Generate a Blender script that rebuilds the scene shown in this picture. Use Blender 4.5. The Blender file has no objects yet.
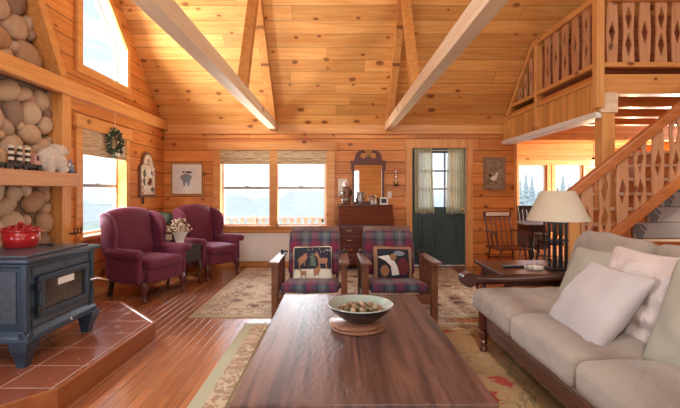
import bpy, bmesh, math, random
from math import pi, sin, cos, radians as R
from mathutils import Vector, Matrix, Euler, noise
C = bpy.context.scene.collection
F, PX, PY, EYE = 410.0, 336.0, 192.0, 1.28

# ------------------------------------------------------------------ helpers
def srgb(r, g, b):
    f = lambda c: (c/255/12.92) if c <= 10 else ((c/255+0.055)/1.055)**2.4
    return (f(r), f(g), f(b), 1.0)

class NT:
    def __init__(s, name):
        s.m = bpy.data.materials.new(name); s.m.use_nodes = True
        s.t = s.m.node_tree; s.n = s.t.nodes; s.l = s.t.links
        s.b = s.n['Principled BSDF']; s.out = s.n['Material Output']
    def put(s, sock, v):
        if hasattr(v, 'is_output'): s.l.new(v, sock)
        elif v is not None: sock.default_value = v
    def new(s, kind, **kw):
        n = s.n.new(kind)
        for k, v in kw.items(): setattr(n, k, v)
        return n
    def math(s, op, a, b=None, c=None, clamp=False):
        n = s.new('ShaderNodeMath', operation=op, use_clamp=clamp)
        s.put(n.inputs[0], a)
        if b is not None: s.put(n.inputs[1], b)
        if c is not None: s.put(n.inputs[2], c)
        return n.outputs[0]
    def comb(s, x, y, z=0.0):
        n = s.new('ShaderNodeCombineXYZ')
        for i, v in enumerate((x, y, z)): s.put(n.inputs[i], v)
        return n.outputs[0]
    def xyz(s):
        tc = s.new('ShaderNodeTexCoord'); sp = s.new('ShaderNodeSeparateXYZ')
        s.l.new(tc.outputs['Object'], sp.inputs[0])
        return sp.outputs[0], sp.outputs[1], sp.outputs[2], tc.outputs['Object']
    def noise(s, vec, scale, detail=3.0, rough=0.5, dist=0.0, dim='3D'):
        n = s.new('ShaderNodeTexNoise', noise_dimensions=dim)
        s.put(n.inputs['Vector'], vec); n.inputs['Scale'].default_value = scale
        n.inputs['Detail'].default_value = detail; n.inputs['Roughness'].default_value = rough
        n.inputs['Distortion'].default_value = dist
        return n.outputs[0]
    def white(s, vec):
        n = s.new('ShaderNodeTexWhiteNoise', noise_dimensions='3D'); s.put(n.inputs['Vector'], vec)
        return n.outputs['Value']
    def voro(s, vec, scale, feature='F1', dim='2D', rnd=1.0):
        n = s.new('ShaderNodeTexVoronoi', feature=feature, voronoi_dimensions=dim)
        s.put(n.inputs['Vector'], vec); n.inputs['Scale'].default_value = scale
        n.inputs['Randomness'].default_value = rnd
        return n
    def ramp(s, fac, stops, mode='LINEAR'):
        n = s.new('ShaderNodeValToRGB'); n.color_ramp.interpolation = mode
        e = n.color_ramp.elements
        while len(e) < len(stops): e.new(0.5)
        for i, (p, c) in enumerate(stops):
            e[i].position = p; e[i].color = c if len(c) == 4 else (*c, 1)
        s.put(n.inputs[0], fac)
        return n.outputs[0]
    def mix(s, fac, a, b, mode='MIX'):
        n = s.new('ShaderNodeMix', data_type='RGBA', blend_type=mode)
        s.put(n.inputs[0], fac); s.put(n.inputs[6], a); s.put(n.inputs[7], b)
        return n.outputs[2]
    def smooth(s, v, lo, hi):            # 0 below lo .. 1 above hi
        n = s.new('ShaderNodeMapRange', interpolation_type='SMOOTHSTEP')
        s.put(n.inputs[0], v); n.inputs[1].default_value = lo; n.inputs[2].default_value = hi
        return n.outputs[0]
    def bump(s, h, strength=0.3, dist=0.01):
        n = s.new('ShaderNodeBump'); n.inputs['Strength'].default_value = strength
        n.inputs['Distance'].default_value = dist; s.put(n.inputs['Height'], h)
        s.l.new(n.outputs[0], s.b.inputs['Normal'])
    def fin(s, color=None, rough=0.5, metal=0.0, spec=0.5, **kw):
        if color is not None: s.put(s.b.inputs['Base Color'], color)
        s.put(s.b.inputs['Roughness'], rough); s.b.inputs['Metallic'].default_value = metal
        s.b.inputs['Specular IOR Level'].default_value = spec
        for k, v in kw.items(): s.put(s.b.inputs[k.replace('_', ' ')], v)
        return s.m

def wood(name, light, dark, along=0, across=2, width=0.0, length=2.6, knots=1.0, rough=0.45, groove=0.004,
         sc=1.0, var=0.3, spec=0.4, coat=0.0, coat_rough=0.15, knot_col=None, grain=1.0, gdark=0.25, grain_scale=2.2, kscale=3.6):
    t = NT(name); ax = t.xyz()
    a = ax[along]; c = t.math('MULTIPLY', ax[across], sc)
    third = ax[3 - along - across]
    if width:
        q = t.math('DIVIDE', c, width); idx = t.math('FLOOR', q)
        r1 = t.white(t.comb(idx, 3.3, 7.1))
        aa = t.math('ADD', t.math('DIVIDE', a, length), t.math('MULTIPLY', r1, 5.0))
        seg = t.math('FLOOR', aa)
        r2 = t.white(t.comb(idx, seg, 1.7))
        fr = t.math('FRACT', q)
        e = t.math('MULTIPLY', t.math('MINIMUM', fr, t.math('SUBTRACT', 1.0, fr)), width)
        fa = t.math('FRACT', aa)
        ea = t.math('MULTIPLY', t.math('MINIMUM', fa, t.math('SUBTRACT', 1.0, fa)), length * 1.6)
        g = t.smooth(t.math('MINIMUM', e, ea), groove * 0.25, groove)
    else:
        idx, r2, g = 0.0, None, None
    off = t.math('MULTIPLY', r2, 13.0) if r2 is not None else 0.0
    gv = t.comb(t.math('MULTIPLY', a, 0.55 * grain), t.math('ADD', t.math('MULTIPLY', c, 9.0 * grain), off), t.math('ADD', t.math('MULTIPLY', third, 6.0), off))
    n1 = t.noise(gv, grain_scale, 4.0, 0.6, 0.6)
    fine = t.noise(t.comb(t.math('MULTIPLY', a, 3.0), t.math('MULTIPLY', c, 90.0), t.math('MULTIPLY', third, 50.0)), 1.5, 2.0)
    col = t.mix(t.smooth(n1, 0.30, 0.72), dark, light)
    col = t.mix(t.math('MULTIPLY', fine, 0.25), col, dark)
    if r2 is not None:
        k = t.math('ADD', 1.0 - var * 0.55, t.math('MULTIPLY', r2, var))
        col = t.mix(1.0, col, t.comb(k, t.math('POWER', k, 1.25), t.math('POWER', k, 1.6)), 'MULTIPLY')
    if knots > 0:
        wob = t.noise(ax[3], 9.0, 1.0)
        kv = t.comb(t.math('ADD', t.math('MULTIPLY', a, 0.62), t.math('MULTIPLY', wob, 0.03)), t.math('ADD', c, t.math('MULTIPLY', wob, 0.02)), 0.0)
        v = t.voro(kv, kscale)
        vc = t.new('ShaderNodeSeparateColor'); t.l.new(v.outputs['Color'], vc.inputs[0])
        size = t.math('MULTIPLY_ADD', t.math('POWER', vc.outputs[1], 2.0), 0.11, 0.06)
        d = t.math('DIVIDE', v.outputs['Distance'], size)
        on = t.math('GREATER_THAN', vc.outputs[0], 1.0 - 0.62 * knots)
        core = t.math('MULTIPLY', t.math('SUBTRACT', 1.0, t.smooth(d, 0.6, 1.15)), on)
        halo = t.math('MULTIPLY', t.math('SUBTRACT', 1.0, t.smooth(d, 0.9, 3.4)), on)
        kc = knot_col or (dark[0] * 0.28, dark[1] * 0.2, dark[2] * 0.2, 1)
        col = t.mix(t.math('MULTIPLY', halo, 0.45), col, dark)
        col = t.mix(t.math('MULTIPLY', core, 0.85), col, kc)
    if g is not None:
        col = t.mix(g, (dark[0] * gdark, dark[1] * gdark, dark[2] * gdark, 1), col)
        t.bump(t.math('ADD', g, t.math('MULTIPLY', n1, 0.12)), 0.5, 0.006)
    else:
        t.bump(n1, 0.12, 0.004)
    return t.fin(col, rough, spec=spec, Coat_Weight=coat, Coat_Roughness=coat_rough)

def plain(name, col, rough=0.5, metal=0.0, var=0.12, scale=18.0, spec=0.5, bump=0.0, **kw):
    t = NT(name); ax = t.xyz()
    n = t.noise(ax[3], scale, 3.0)
    lo = tuple(c * (1 - var) for c in col[:3]) + (1,); hi = tuple(min(1, c * (1 + var)) for c in col[:3]) + (1,)
    if bump: t.bump(t.noise(ax[3], scale * 6, 3.0), bump, 0.004)
    return t.fin(t.mix(n, lo, hi), rough, metal, spec, **kw)

def glass(name, gloss=0.06, tint=(1, 1, 1, 1)):
    t = NT(name); t.n.remove(t.b)
    tr = t.new('ShaderNodeBsdfTransparent'); gl = t.new('ShaderNodeBsdfGlossy'); mx = t.new('ShaderNodeMixShader')
    tr.inputs[0].default_value = tint; gl.inputs['Roughness'].default_value = 0.02
    mx.inputs[0].default_value = gloss
    t.l.new(tr.outputs[0], mx.inputs[1]); t.l.new(gl.outputs[0], mx.inputs[2]); t.l.new(mx.outputs[0], t.out.inputs[0])
    return t.m

def sheer(name, col, trans=0.35, holes=0.2):
    t = NT(name); t.n.remove(t.b)
    d = t.new('ShaderNodeBsdfDiffuse'); tl = t.new('ShaderNodeBsdfTranslucent'); tr = t.new('ShaderNodeBsdfTransparent')
    a = t.new('ShaderNodeMixShader'); b = t.new('ShaderNodeMixShader')
    ax = t.xyz(); n = t.noise(ax[3], 60.0, 2.0)
    c = t.mix(n, tuple(v * 0.85 for v in col[:3]) + (1,), col)
    t.l.new(c, d.inputs[0]); t.l.new(c, tl.inputs[0])
    a.inputs[0].default_value = trans; b.inputs[0].default_value = holes
    t.l.new(d.outputs[0], a.inputs[1]); t.l.new(tl.outputs[0], a.inputs[2])
    t.l.new(a.outputs[0], b.inputs[1]); t.l.new(tr.outputs[0], b.inputs[2]); t.l.new(b.outputs[0], t.out.inputs[0])
    return t.m

# ---- mesh builder
class MB:
    def __init__(s): s.bm = bmesh.new()
    def _add(s, tmp):
        me = bpy.data.meshes.new('tmp'); tmp.to_mesh(me); tmp.free(); s.bm.from_mesh(me); bpy.data.meshes.remove(me); return s
    def box(s, x0, x1, y0, y1, z0, z1, bev=0.0, seg=2, mtx=None):
        t = bmesh.new(); bmesh.ops.create_cube(t, size=1)
        for v in t.verts:
            v.co = Vector(((x0 + x1) / 2 + v.co.x * (x1 - x0), (y0 + y1) / 2 + v.co.y * (y1 - y0), (z0 + z1) / 2 + v.co.z * (z1 - z0)))
        if bev: bmesh.ops.bevel(t, geom=list(t.edges), offset=bev, segments=seg, profile=0.5, affect='EDGES')
        if mtx is not None: bmesh.ops.transform(t, matrix=mtx, verts=t.verts)
        return s._add(t)
    def bar(s, p0, p1, w, h, up=(0, 0, 1), bev=0.0):        # w sideways, h along up
        p0, p1 = Vector(p0), Vector(p1); d = p1 - p0; L = d.length; d.normalize()
        sd = d.cross(Vector(up)).normalized(); u = sd.cross(d)
        m = Matrix((sd, d, u)).transposed().to_4x4(); m.translation = (p0 + p1) / 2
        return s.box(-w / 2, w / 2, -L / 2, L / 2, -h / 2, h / 2, bev, 2, m)
    def tube(s, pts, rad, seg=10, cap=True):
        pts = [Vector(p) for p in pts]; n = len(pts)
        rad = [rad] * n if not isinstance(rad, (list, tuple)) else rad
        rings = []; ref = None
        for i in range(n):
            d = (pts[min(i + 1, n - 1)] - pts[max(i - 1, 0)]).normalized()
            if ref is None: ref = Vector((0, 0, 1)) if abs(d.z) < 0.9 else Vector((1, 0, 0))
            a = d.cross(ref).normalized(); b = a.cross(d); ref = b
            rings.append([s.bm.verts.new(pts[i] + (a * cos(2 * pi * k / seg) + b * sin(2 * pi * k / seg)) * rad[i]) for k in range(seg)])
        for i in range(n - 1):
            for k in range(seg):
                s.bm.faces.new((rings[i][k], rings[i][(k + 1) % seg], rings[i + 1][(k + 1) % seg], rings[i + 1][k]))
        if cap: s.bm.faces.new(rings[0][::-1]); s.bm.faces.new(rings[-1])
        return s
    def lathe(s, prof, c=(0, 0, 0), seg=20, sx=1.0, sy=1.0, cap=True):
        rings = []
        for r, z in prof:
            rings.append([s.bm.verts.new((c[0] + sx * r * cos(2 * pi * k / seg), c[1] + sy * r * sin(2 * pi * k / seg), c[2] + z)) for k in range(seg)])
        for i in range(len(prof) - 1):
            for k in range(seg):
                s.bm.faces.new((rings[i][k], rings[i][(k + 1) % seg], rings[i + 1][(k + 1) % seg], rings[i + 1][k]))
        if cap: s.bm.faces.new(rings[0][::-1]); s.bm.faces.new(rings[-1])
        return s
    def prism(s, poly, fmap, t0, t1, bev=0.0, seg=2):       # fmap(a, b, t) -> xyz
        t = bmesh.new()
        A = [t.verts.new(fmap(a, b, t0)) for a, b in poly]; B = [t.verts.new(fmap(a, b, t1)) for a, b in poly]
        n = len(poly); t.faces.new(A); t.faces.new(B[::-1])
        for i in range(n): t.faces.new((A[i], B[i], B[(i + 1) % n], A[(i + 1) % n]))
        bmesh.ops.recalc_face_normals(t, faces=t.faces)
        if bev: bmesh.ops.bevel(t, geom=list(t.edges), offset=bev, segments=seg, profile=0.5, affect='EDGES')
        return s._add(t)
    def ell(s, c, r, mtx=None, sub=3):
        t = bmesh.new(); bmesh.ops.create_icosphere(t, subdivisions=sub, radius=1)
        for v in t.verts: v.co = Vector((v.co.x * r[0], v.co.y * r[1], v.co.z * r[2]))
        if mtx is not None: bmesh.ops.transform(t, matrix=mtx, verts=t.verts)
        bmesh.ops.translate(t, vec=Vector(c), verts=t.verts)
        return s._add(t)
    def rbox(s, c, d, r, n=9, crown=0.0, fn=None, mtx=None, wr=0.0, seed=0.0):   # rounded upholstery block
        t = bmesh.new(); bmesh.ops.create_cube(t, size=2)
        bmesh.ops.subdivide_edges(t, edges=list(t.edges), cuts=n, use_grid_fill=True)
        h = [x / 2 for x in d]; r = min(r, *h)
        for v in t.verts:
            w = [math.copysign(1 - (1 - min(1, abs(q))) ** 1.7, q) for q in v.co]
            p = Vector([w[i] * h[i] for i in range(3)])
            k = Vector([max(-(h[i] - r), min(h[i] - r, p[i])) for i in range(3)])
            e = p - k
            if e.length > 1e-9: p = k + e.normalized() * r
            if crown:
                f = max(0, 1 - (p.x / h[0]) ** 2) * max(0, 1 - (p.y / h[1]) ** 2)
                p.z += crown * f * (1 if p.z > 0 else 0)
            if fn: p = fn(p)
            if wr:
                q = p * 7 + Vector((seed, seed, seed)); p += Vector((noise.noise(q), noise.noise(q + Vector((9, 0, 0))), noise.noise(q + Vector((0, 9, 0))))) * wr
            v.co = p
        if mtx is not None: bmesh.ops.transform(t, matrix=mtx, verts=t.verts)
        bmesh.ops.translate(t, vec=Vector(c), verts=t.verts)
        return s._add(t)
    def shift(s, v): bmesh.ops.translate(s.bm, vec=Vector(v), verts=s.bm.verts); return s
    def xf(s, m): bmesh.ops.transform(s.bm, matrix=m, verts=s.bm.verts); return s

def obj(name, mb, mat, parent=None, smooth=False, loc=None, rot=None, world=False, kind=None, label=None):
    bm = mb.bm
    if world and parent is not None: bmesh.ops.translate(bm, vec=-Vector(parent.location), verts=bm.verts)
    bmesh.ops.recalc_face_normals(bm, faces=bm.faces)
    me = bpy.data.meshes.new(name); bm.to_mesh(me); bm.free()
    for m in (mat if isinstance(mat, (list, tuple)) else [mat]): me.materials.append(m)
    if smooth:
        for p in me.polygons: p.use_smooth = True
        if smooth != 'all':
            me.set_sharp_from_angle(angle=R(38))
    o = bpy.data.objects.new(name, me); C.objects.link(o)
    if parent: o.parent = parent
    if loc is not None: o.location = loc
    if rot is not None: o.rotation_euler = rot
    if kind: o['kind'] = kind
    if label: o['label'] = label
    return o
def tag(o, label, cat, group=None):
    o['label'] = label; o['category'] = cat
    if group: o['group'] = group
    return o
def thing(name, label, cat, loc=(0, 0, 0), rz=0.0, group=None):
    o = bpy.data.objects.new(name, None); C.objects.link(o); o.empty_display_size = 0.1
    o.location = loc; o.rotation_euler = (0, 0, rz)
    return tag(o, label, cat, group)
def struct(name, mb, mat, label=None, smooth=False):
    o = obj(name, mb, mat, None, smooth, kind='structure')
    if label: o['label'] = label
    return o
def sthing(name, label, loc=(0, 0, 0)):
    o = bpy.data.objects.new(name, None); C.objects.link(o); o.location = loc
    o['kind'] = 'structure'; o['label'] = label
    return o
def copy_tree(o, parent=None, loc=None, rz=None, label=None, group=None):
    c = o.copy(); C.objects.link(c)
    if parent is not None: c.parent = parent
    if loc is not None: c.location = loc
    if rz is not None: c.rotation_euler = (0, 0, rz)
    if label: c['label'] = label
    if group: c['group'] = group
    for ch in list(o.children): copy_tree(ch, c)
    return c
def at(px, py, Y): return Vector(((px - PX) * Y / F, Y, EYE - (py - PY) * Y / F))
def tilt(ax, deg): return Matrix.Rotation(R(deg), 4, ax)
XY = lambda a, b, t: (a, b, t)
XZ = lambda a, b, t: (a, t, b)
YZ = lambda a, b, t: (t, a, b)
def pil_h(u, v, t): return t / 2 * (max(0, 1 - u * u) * max(0, 1 - v * v)) ** 0.5
def pillow_mb(w, h, t, n=18, wr=0.004, seed=0.0, sat=0.0, pin=0.10):
    mb = MB(); g = {}
    for side in (1, -1):
        for i in range(n + 1):
            for j in range(n + 1):
                edge = i in (0, n) or j in (0, n)
                if edge and side == -1: g[(side, i, j)] = g[(1, i, j)]; continue
                u, v = -1 + 2 * i / n, -1 + 2 * j / n
                u, v = math.copysign(1 - (1 - abs(u)) ** 1.35, u), math.copysign(1 - (1 - abs(v)) ** 1.35, v)
                cr = 1 - 0.07 * (u * v) ** 8; x = u * w / 2 * (1 - pin * (1 - v * v)) * cr; y = v * h / 2 * (1 - pin * (1 - u * u)) * cr
                z = side * pil_h(u, v, t)
                q = Vector((x * 9 + seed, y * 9, side * 3 + seed)); k = min(1, (1 - max(abs(u), abs(v))) * 6)
                z += side * noise.noise(q) * wr * 2 * k
                if sat: z += side * k * sat * sin(y * 62 + 5 * noise.noise(Vector((x * 5, y * 3, seed)))) * (0.5 + noise.noise(Vector((x * 4, y * 4, 5))))
                g[(side, i, j)] = mb.bm.verts.new((x, y, z))
        for i in range(n):
            for j in range(n):
                f = [g[(side, i, j)], g[(side, i + 1, j)], g[(side, i + 1, j + 1)], g[(side, i, j + 1)]]
                mb.bm.faces.new(f if side == 1 else f[::-1])
    return mb
def frame_rot(u, v):
    u = Vector(u).normalized(); v = Vector(v); v = (v - u * v.dot(u)).normalized(); n = u.cross(v)
    return Matrix((u, v, n)).transposed().to_euler()
# ------------------------------------------------------------------ materials
M = {}
PINE_L, PINE_D = (0.72, 0.30, 0.075, 1), (0.56, 0.18, 0.034, 1)
CEIL_L, CEIL_D = (0.80, 0.44, 0.145, 1), (0.66, 0.27, 0.065, 1)
M['wall_x'] = wood('pine wall boards', PINE_L, PINE_D, 0, 2, 0.2, 2.9, 0.75, 0.42, 0.009, coat=0.12, gdark=0.28)
M['wall_y'] = wood('pine gable boards', PINE_L, PINE_D, 1, 2, 0.2, 2.9, 0.75, 0.42, 0.009, coat=0.12, gdark=0.28)
M['ceil'] = wood('pine ceiling boards', CEIL_L, CEIL_D, 0, 1, 0.2, 3.2, 1.0, 0.45, 0.006, sc=1.414, coat=0.1, gdark=0.42)
M['trim_x'] = wood('pine trim across', (0.74, 0.375, 0.125, 1), (0.60, 0.25, 0.065, 1), 0, 2, 0, knots=0.55, rough=0.4, coat=0.15)
M['trim_y'] = wood('pine trim along', (0.74, 0.375, 0.125, 1), (0.60, 0.25, 0.065, 1), 1, 2, 0, knots=0.55, rough=0.4, coat=0.15)
M['trim_z'] = wood('pine trim upright', (0.74, 0.375, 0.125, 1), (0.60, 0.25, 0.065, 1), 2, 0, 0, knots=0.45, rough=0.4, coat=0.15)
M['post'] = wood('pine post', (0.74, 0.39, 0.13, 1), (0.6, 0.25, 0.065, 1), 2, 0, 0, knots=0.5, rough=0.45, coat=0.1)
M['beam'] = wood('pale tie beam timber', (0.84, 0.66, 0.45, 1), (0.70, 0.50, 0.31, 1), 1, 2, 0, knots=0.6, rough=0.5)
M['truss'] = wood('pine truss timber', (0.7, 0.34, 0.1, 1), (0.55, 0.22, 0.055, 1), 1, 2, 0, knots=0.5, rough=0.45)
M['baluster'] = wood('rosy pine baluster', (0.62, 0.33, 0.17, 1), (0.5, 0.23, 0.1, 1), 2, 0, 0, knots=0.35, rough=0.5)
M['handrail'] = wood('red oiled handrail', (0.55, 0.2, 0.065, 1), (0.42, 0.13, 0.035, 1), 0, 1, 0, knots=0.3, rough=0.35, coat=0.2)
M['floor'] = wood('oak strip floor', (0.42, 0.165, 0.068, 1), (0.29, 0.098, 0.036, 1), 1, 0, 0.078, 1.3, 0.0, 0.24, 0.0035, var=0.34, spec=0.55, coat=0.35, coat_rough=0.2, gdark=0.25)
M['fascia'] = wood('fascia boards', (0.72, 0.36, 0.11, 1), (0.6, 0.25, 0.06, 1), 2, 1, 0.15, 3.0, 0.5, 0.45, 0.005)
M['joist'] = wood('loft joist', (0.66, 0.3, 0.085, 1), (0.5, 0.18, 0.045, 1), 0, 2, 0, knots=0.5, rough=0.35, coat=0.2)
M['mahog'] = wood('mahogany', (0.14, 0.032, 0.017, 1), (0.085, 0.018, 0.010, 1), 0, 2, 0, knots=0, rough=0.3, coat=0.35)
M['cherry'] = wood('cherry leg', (0.12, 0.025, 0.016, 1), (0.07, 0.014, 0.010, 1), 2, 0, 0, knots=0, rough=0.3, coat=0.3)
M['oak'] = wood('brown oak chair frame', (0.20, 0.075, 0.036, 1), (0.12, 0.04, 0.02, 1), 1, 0, 0, knots=0, rough=0.35, coat=0.3)
M['walnut'] = wood('dark walnut', (0.07, 0.025, 0.014, 1), (0.035, 0.012, 0.008, 1), 0, 1, 0, knots=0, rough=0.3, coat=0.3)
M['sofawood'] = wood('sofa rail wood', (0.23, 0.115, 0.07, 1), (0.14, 0.062, 0.036, 1), 1, 2, 0, knots=0, rough=0.4, coat=0.2)
M['blackwood'] = plain('black painted wood', (0.022, 0.015, 0.013, 1), 0.35)
M['table'] = wood('hammered dark plank table top', (0.20, 0.095, 0.068, 1), (0.045, 0.02, 0.017, 1), 1, 0, 0.53, 9.0, 0.15, 0.42, 0.001, var=0.1, spec=0.55, coat=0.3, coat_rough=0.36, grain_scale=1.9)
def hammered(m):
    t = m.node_tree; n = t.nodes
    bp = [x for x in n if x.type == 'BUMP'][0]
    tc = n.new('ShaderNodeTexCoord'); no = n.new('ShaderNodeTexNoise'); no.inputs['Scale'].default_value = 26
    mp = n.new('ShaderNodeMapping'); mp.inputs['Scale'].default_value = (1.7, 0.8, 1); t.links.new(tc.outputs['Object'], mp.inputs[0]); t.links.new(mp.outputs[0], no.inputs['Vector'])
    b2 = n.new('ShaderNodeBump'); b2.inputs['Strength'].default_value = 0.45; b2.inputs['Distance'].default_value = 0.008
    t.links.new(no.outputs[0], b2.inputs['Height']); t.links.new(bp.outputs[0], b2.inputs['Normal']); t.links.new(b2.outputs[0], n['Principled BSDF'].inputs['Normal'])
hammered(M['table'])
M['maroon'] = plain('maroon upholstery', (0.125, 0.013, 0.036, 1), 0.75, var=0.15, scale=40, bump=0.15, Sheen_Weight=0.3, Sheen_Tint=(0.62, 0.42, 0.72, 1), Sheen_Roughness=0.4)
M['sofa'] = plain('taupe linen', (0.25, 0.197, 0.155, 1), 0.85, var=0.12, scale=7, bump=0.2, Sheen_Weight=0.15)
M['pil_grey'] = plain('pale grey velvet', (0.37, 0.32, 0.305, 1), 0.7, var=0.1, scale=6, bump=0.1, Sheen_Weight=0.3)
M['pil_sage'] = plain('sage grey linen', (0.29, 0.262, 0.20, 1), 0.8, var=0.08, scale=8, bump=0.1)
M['pil_satin'] = plain('blush satin', (0.47, 0.385, 0.35, 1), 0.34, var=0.05, scale=8, Sheen_Weight=0.2)
M['iron'] = plain('blue grey stove enamel', (0.034, 0.056, 0.088, 1), 0.38, 0.25, 0.2, 14)
M['soap'] = plain('mottled soapstone', (0.062, 0.082, 0.108, 1), 0.3, 0.0, 0.45, 30)
M['soot'] = plain('stove glass', (0.05, 0.042, 0.032, 1), 0.12, 0.0, 0.8, 5, spec=0.7)
M['black'] = plain('black', (0.012, 0.012, 0.013, 1), 0.4)
M['steel'] = plain('steel', (0.6, 0.6, 0.6, 1), 0.25, 1.0)
M['brass'] = plain('brass', (0.6, 0.4, 0.14, 1), 0.3, 1.0)
M['pewter'] = plain('pewter', (0.32, 0.31, 0.29, 1), 0.38, 0.85)
M['white'] = plain('white paint', (0.82, 0.80, 0.76, 1), 0.4, var=0.03)
M['vinyl'] = plain('window sash white', (0.80, 0.78, 0.72, 1), 0.4, var=0.03)
M['ceramic'] = plain('white ceramic', (0.78, 0.76, 0.70, 1), 0.2, var=0.04)
M['red'] = plain('red enamel', (0.42, 0.016, 0.018, 1), 0.22, var=0.1, Coat_Weight=0.4)
M['door'] = plain('dark green door paint', (0.010, 0.034, 0.030, 1), 0.35, var=0.1, scale=4)
M['curtain'] = sheer('sheer cream curtain', (0.80, 0.79, 0.58, 1), 0.55, 0.38)
M['shade'] = sheer('cream lamp shade', (0.66, 0.56, 0.42, 1), 0.3, 0.0)
M['pane'] = glass('window pane', 0.008)
M['clear'] = glass('clear lamp glass', 0.16, (0.95, 0.95, 0.95, 1))
t = NT('mirror silver'); M['mirror'] = t.fin((0.9, 0.9, 0.9, 1), 0.015, 1.0)
M['bowl_in'] = plain('celadon glaze', (0.33, 0.40, 0.34, 1), 0.12, var=0.1, scale=5, Coat_Weight=0.5)
M['bowl_out'] = plain('dark bowl glaze', (0.028, 0.022, 0.024, 1), 0.25, var=0.2)
M['trivet'] = wood('round wooden board', (0.34, 0.165, 0.10, 1), (0.24, 0.105, 0.06, 1), 0, 1, 0.06, 3, 0, 0.35, 0.002, coat=0.2)
M['nut'] = plain('walnut shell', (0.27, 0.165, 0.09, 1), 0.6, var=0.35, scale=60, bump=0.5)
M['nut2'] = plain('pale nut shell', (0.42, 0.29, 0.18, 1), 0.55, var=0.2, scale=60, bump=0.3)
M['nut3'] = plain('green brown nut shell', (0.14, 0.12, 0.04, 1), 0.6, var=0.3, scale=60, bump=0.3)
M['plant'] = plain('dark foliage', (0.05, 0.085, 0.04, 1), 0.7, var=0.4, scale=60)
M['pinecone'] = plain('brown pine cone', (0.16, 0.09, 0.05, 1), 0.7, var=0.4, scale=60)
M['petal'] = plain('cream pink petals', (0.70, 0.60, 0.46, 1), 0.7, var=0.3, scale=50)
M['stone_bear'] = plain('pale carved stone', (0.60, 0.55, 0.48, 1), 0.8, var=0.25, scale=30, bump=0.8)
M['bluegrey'] = plain('blue grey paint', (0.20, 0.235, 0.28, 1), 0.6, var=0.3, scale=60)
M['pinkpaint'] = plain('pink paint', (0.62, 0.33, 0.28, 1), 0.6, var=0.1)
M['cream'] = plain('cream paint', (0.72, 0.65, 0.52, 1), 0.6, var=0.08)
M['greycloth'] = plain('grey runner carpet', (0.33, 0.29, 0.265, 1), 0.9, var=0.25, scale=60, bump=0.4)
M['scroll'] = plain('dark scroll border', (0.13, 0.115, 0.115, 1), 0.8, var=0.3, scale=60)
M['gold'] = plain('antique gilt', (0.35, 0.2, 0.07, 1), 0.4, 0.4)
M['driftwood'] = wood('weathered grey frame', (0.36, 0.24, 0.15, 1), (0.22, 0.13, 0.075, 1), 2, 0, 0, knots=0.3, rough=0.8)
M['mat_white'] = plain('white picture mat', (0.72, 0.70, 0.66, 1), 0.5, var=0.03)
M['navy'] = plain('dark navy cloth', (0.018, 0.018, 0.03, 1), 0.9)
M['tan'] = plain('tan cloth', (0.34, 0.19, 0.11, 1), 0.85, var=0.15)
M['fawn'] = plain('fawn deer cloth', (0.30, 0.14, 0.075, 1), 0.85, var=0.2)
M['snow'] = plain('cream snow cloth', (0.62, 0.55, 0.44, 1), 0.85, var=0.1)
M['winered'] = plain('wine red cloth', (0.13, 0.022, 0.025, 1), 0.85, var=0.2)
M['greygreen'] = plain('grey green cloth', (0.09, 0.12, 0.09, 1), 0.85, var=0.2)
M['pendant'] = plain('warm pendant glass', (0.8, 0.6, 0.3, 1), 0.4, Emission_Color=(1, 0.74, 0.34, 1), Emission_Strength=1.1)
M['grass'] = plain('pale meadow', (0.54, 0.60, 0.50, 1), 0.95, var=0.25, scale=0.3)
M['hill_far'] = plain('hazy blue hills', (0.78, 0.83, 0.86, 1), 0.95, var=0.1, scale=0.06)  # distance haze painted into the pale blue
M['hill_near'] = plain('haze-grey woods', (0.64, 0.68, 0.68, 1), 0.95, var=0.25, scale=0.5)  # woods paled to paint in the distance haze
M['conifer'] = plain('haze-pale conifer', (0.46, 0.54, 0.55, 1), 0.9, var=0.3, scale=3)  # haze painted into the pale blue-green of the far trees
M['deckwood'] = plain('weathered deck wood', (0.56, 0.53, 0.49, 1), 0.8, var=0.2, scale=8)
M['brickout'] = plain('brown painted siding', (0.30, 0.17, 0.14, 1), 0.7, var=0.1)

M['mantel'] = wood('rosy mantel timber', (0.68, 0.38, 0.20, 1), (0.55, 0.27, 0.12, 1), 1, 2, 0, knots=0.6, rough=0.5)
# bamboo roman shade
t = NT('woven bamboo'); ax = t.xyz()
w = t.noise(t.comb(t.math('MULTIPLY', ax[0], 6.0), t.math('MULTIPLY', ax[1], 6.0), t.math('MULTIPLY', ax[2], 150.0)), 1.0, 2.0)
th = t.math('LESS_THAN', t.math('FRACT', t.math('MULTIPLY', t.math('ADD', ax[0], ax[1]), 13.0)), 0.07)
c = t.mix(t.smooth(w, 0.35, 0.65), (0.30, 0.19, 0.09, 1), (0.70, 0.54, 0.33, 1)); c = t.mix(th, c, (0.5, 0.42, 0.3, 1))
t.bump(w, 0.4, 0.003); M['bamboo'] = t.fin(c, 0.7)
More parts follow.
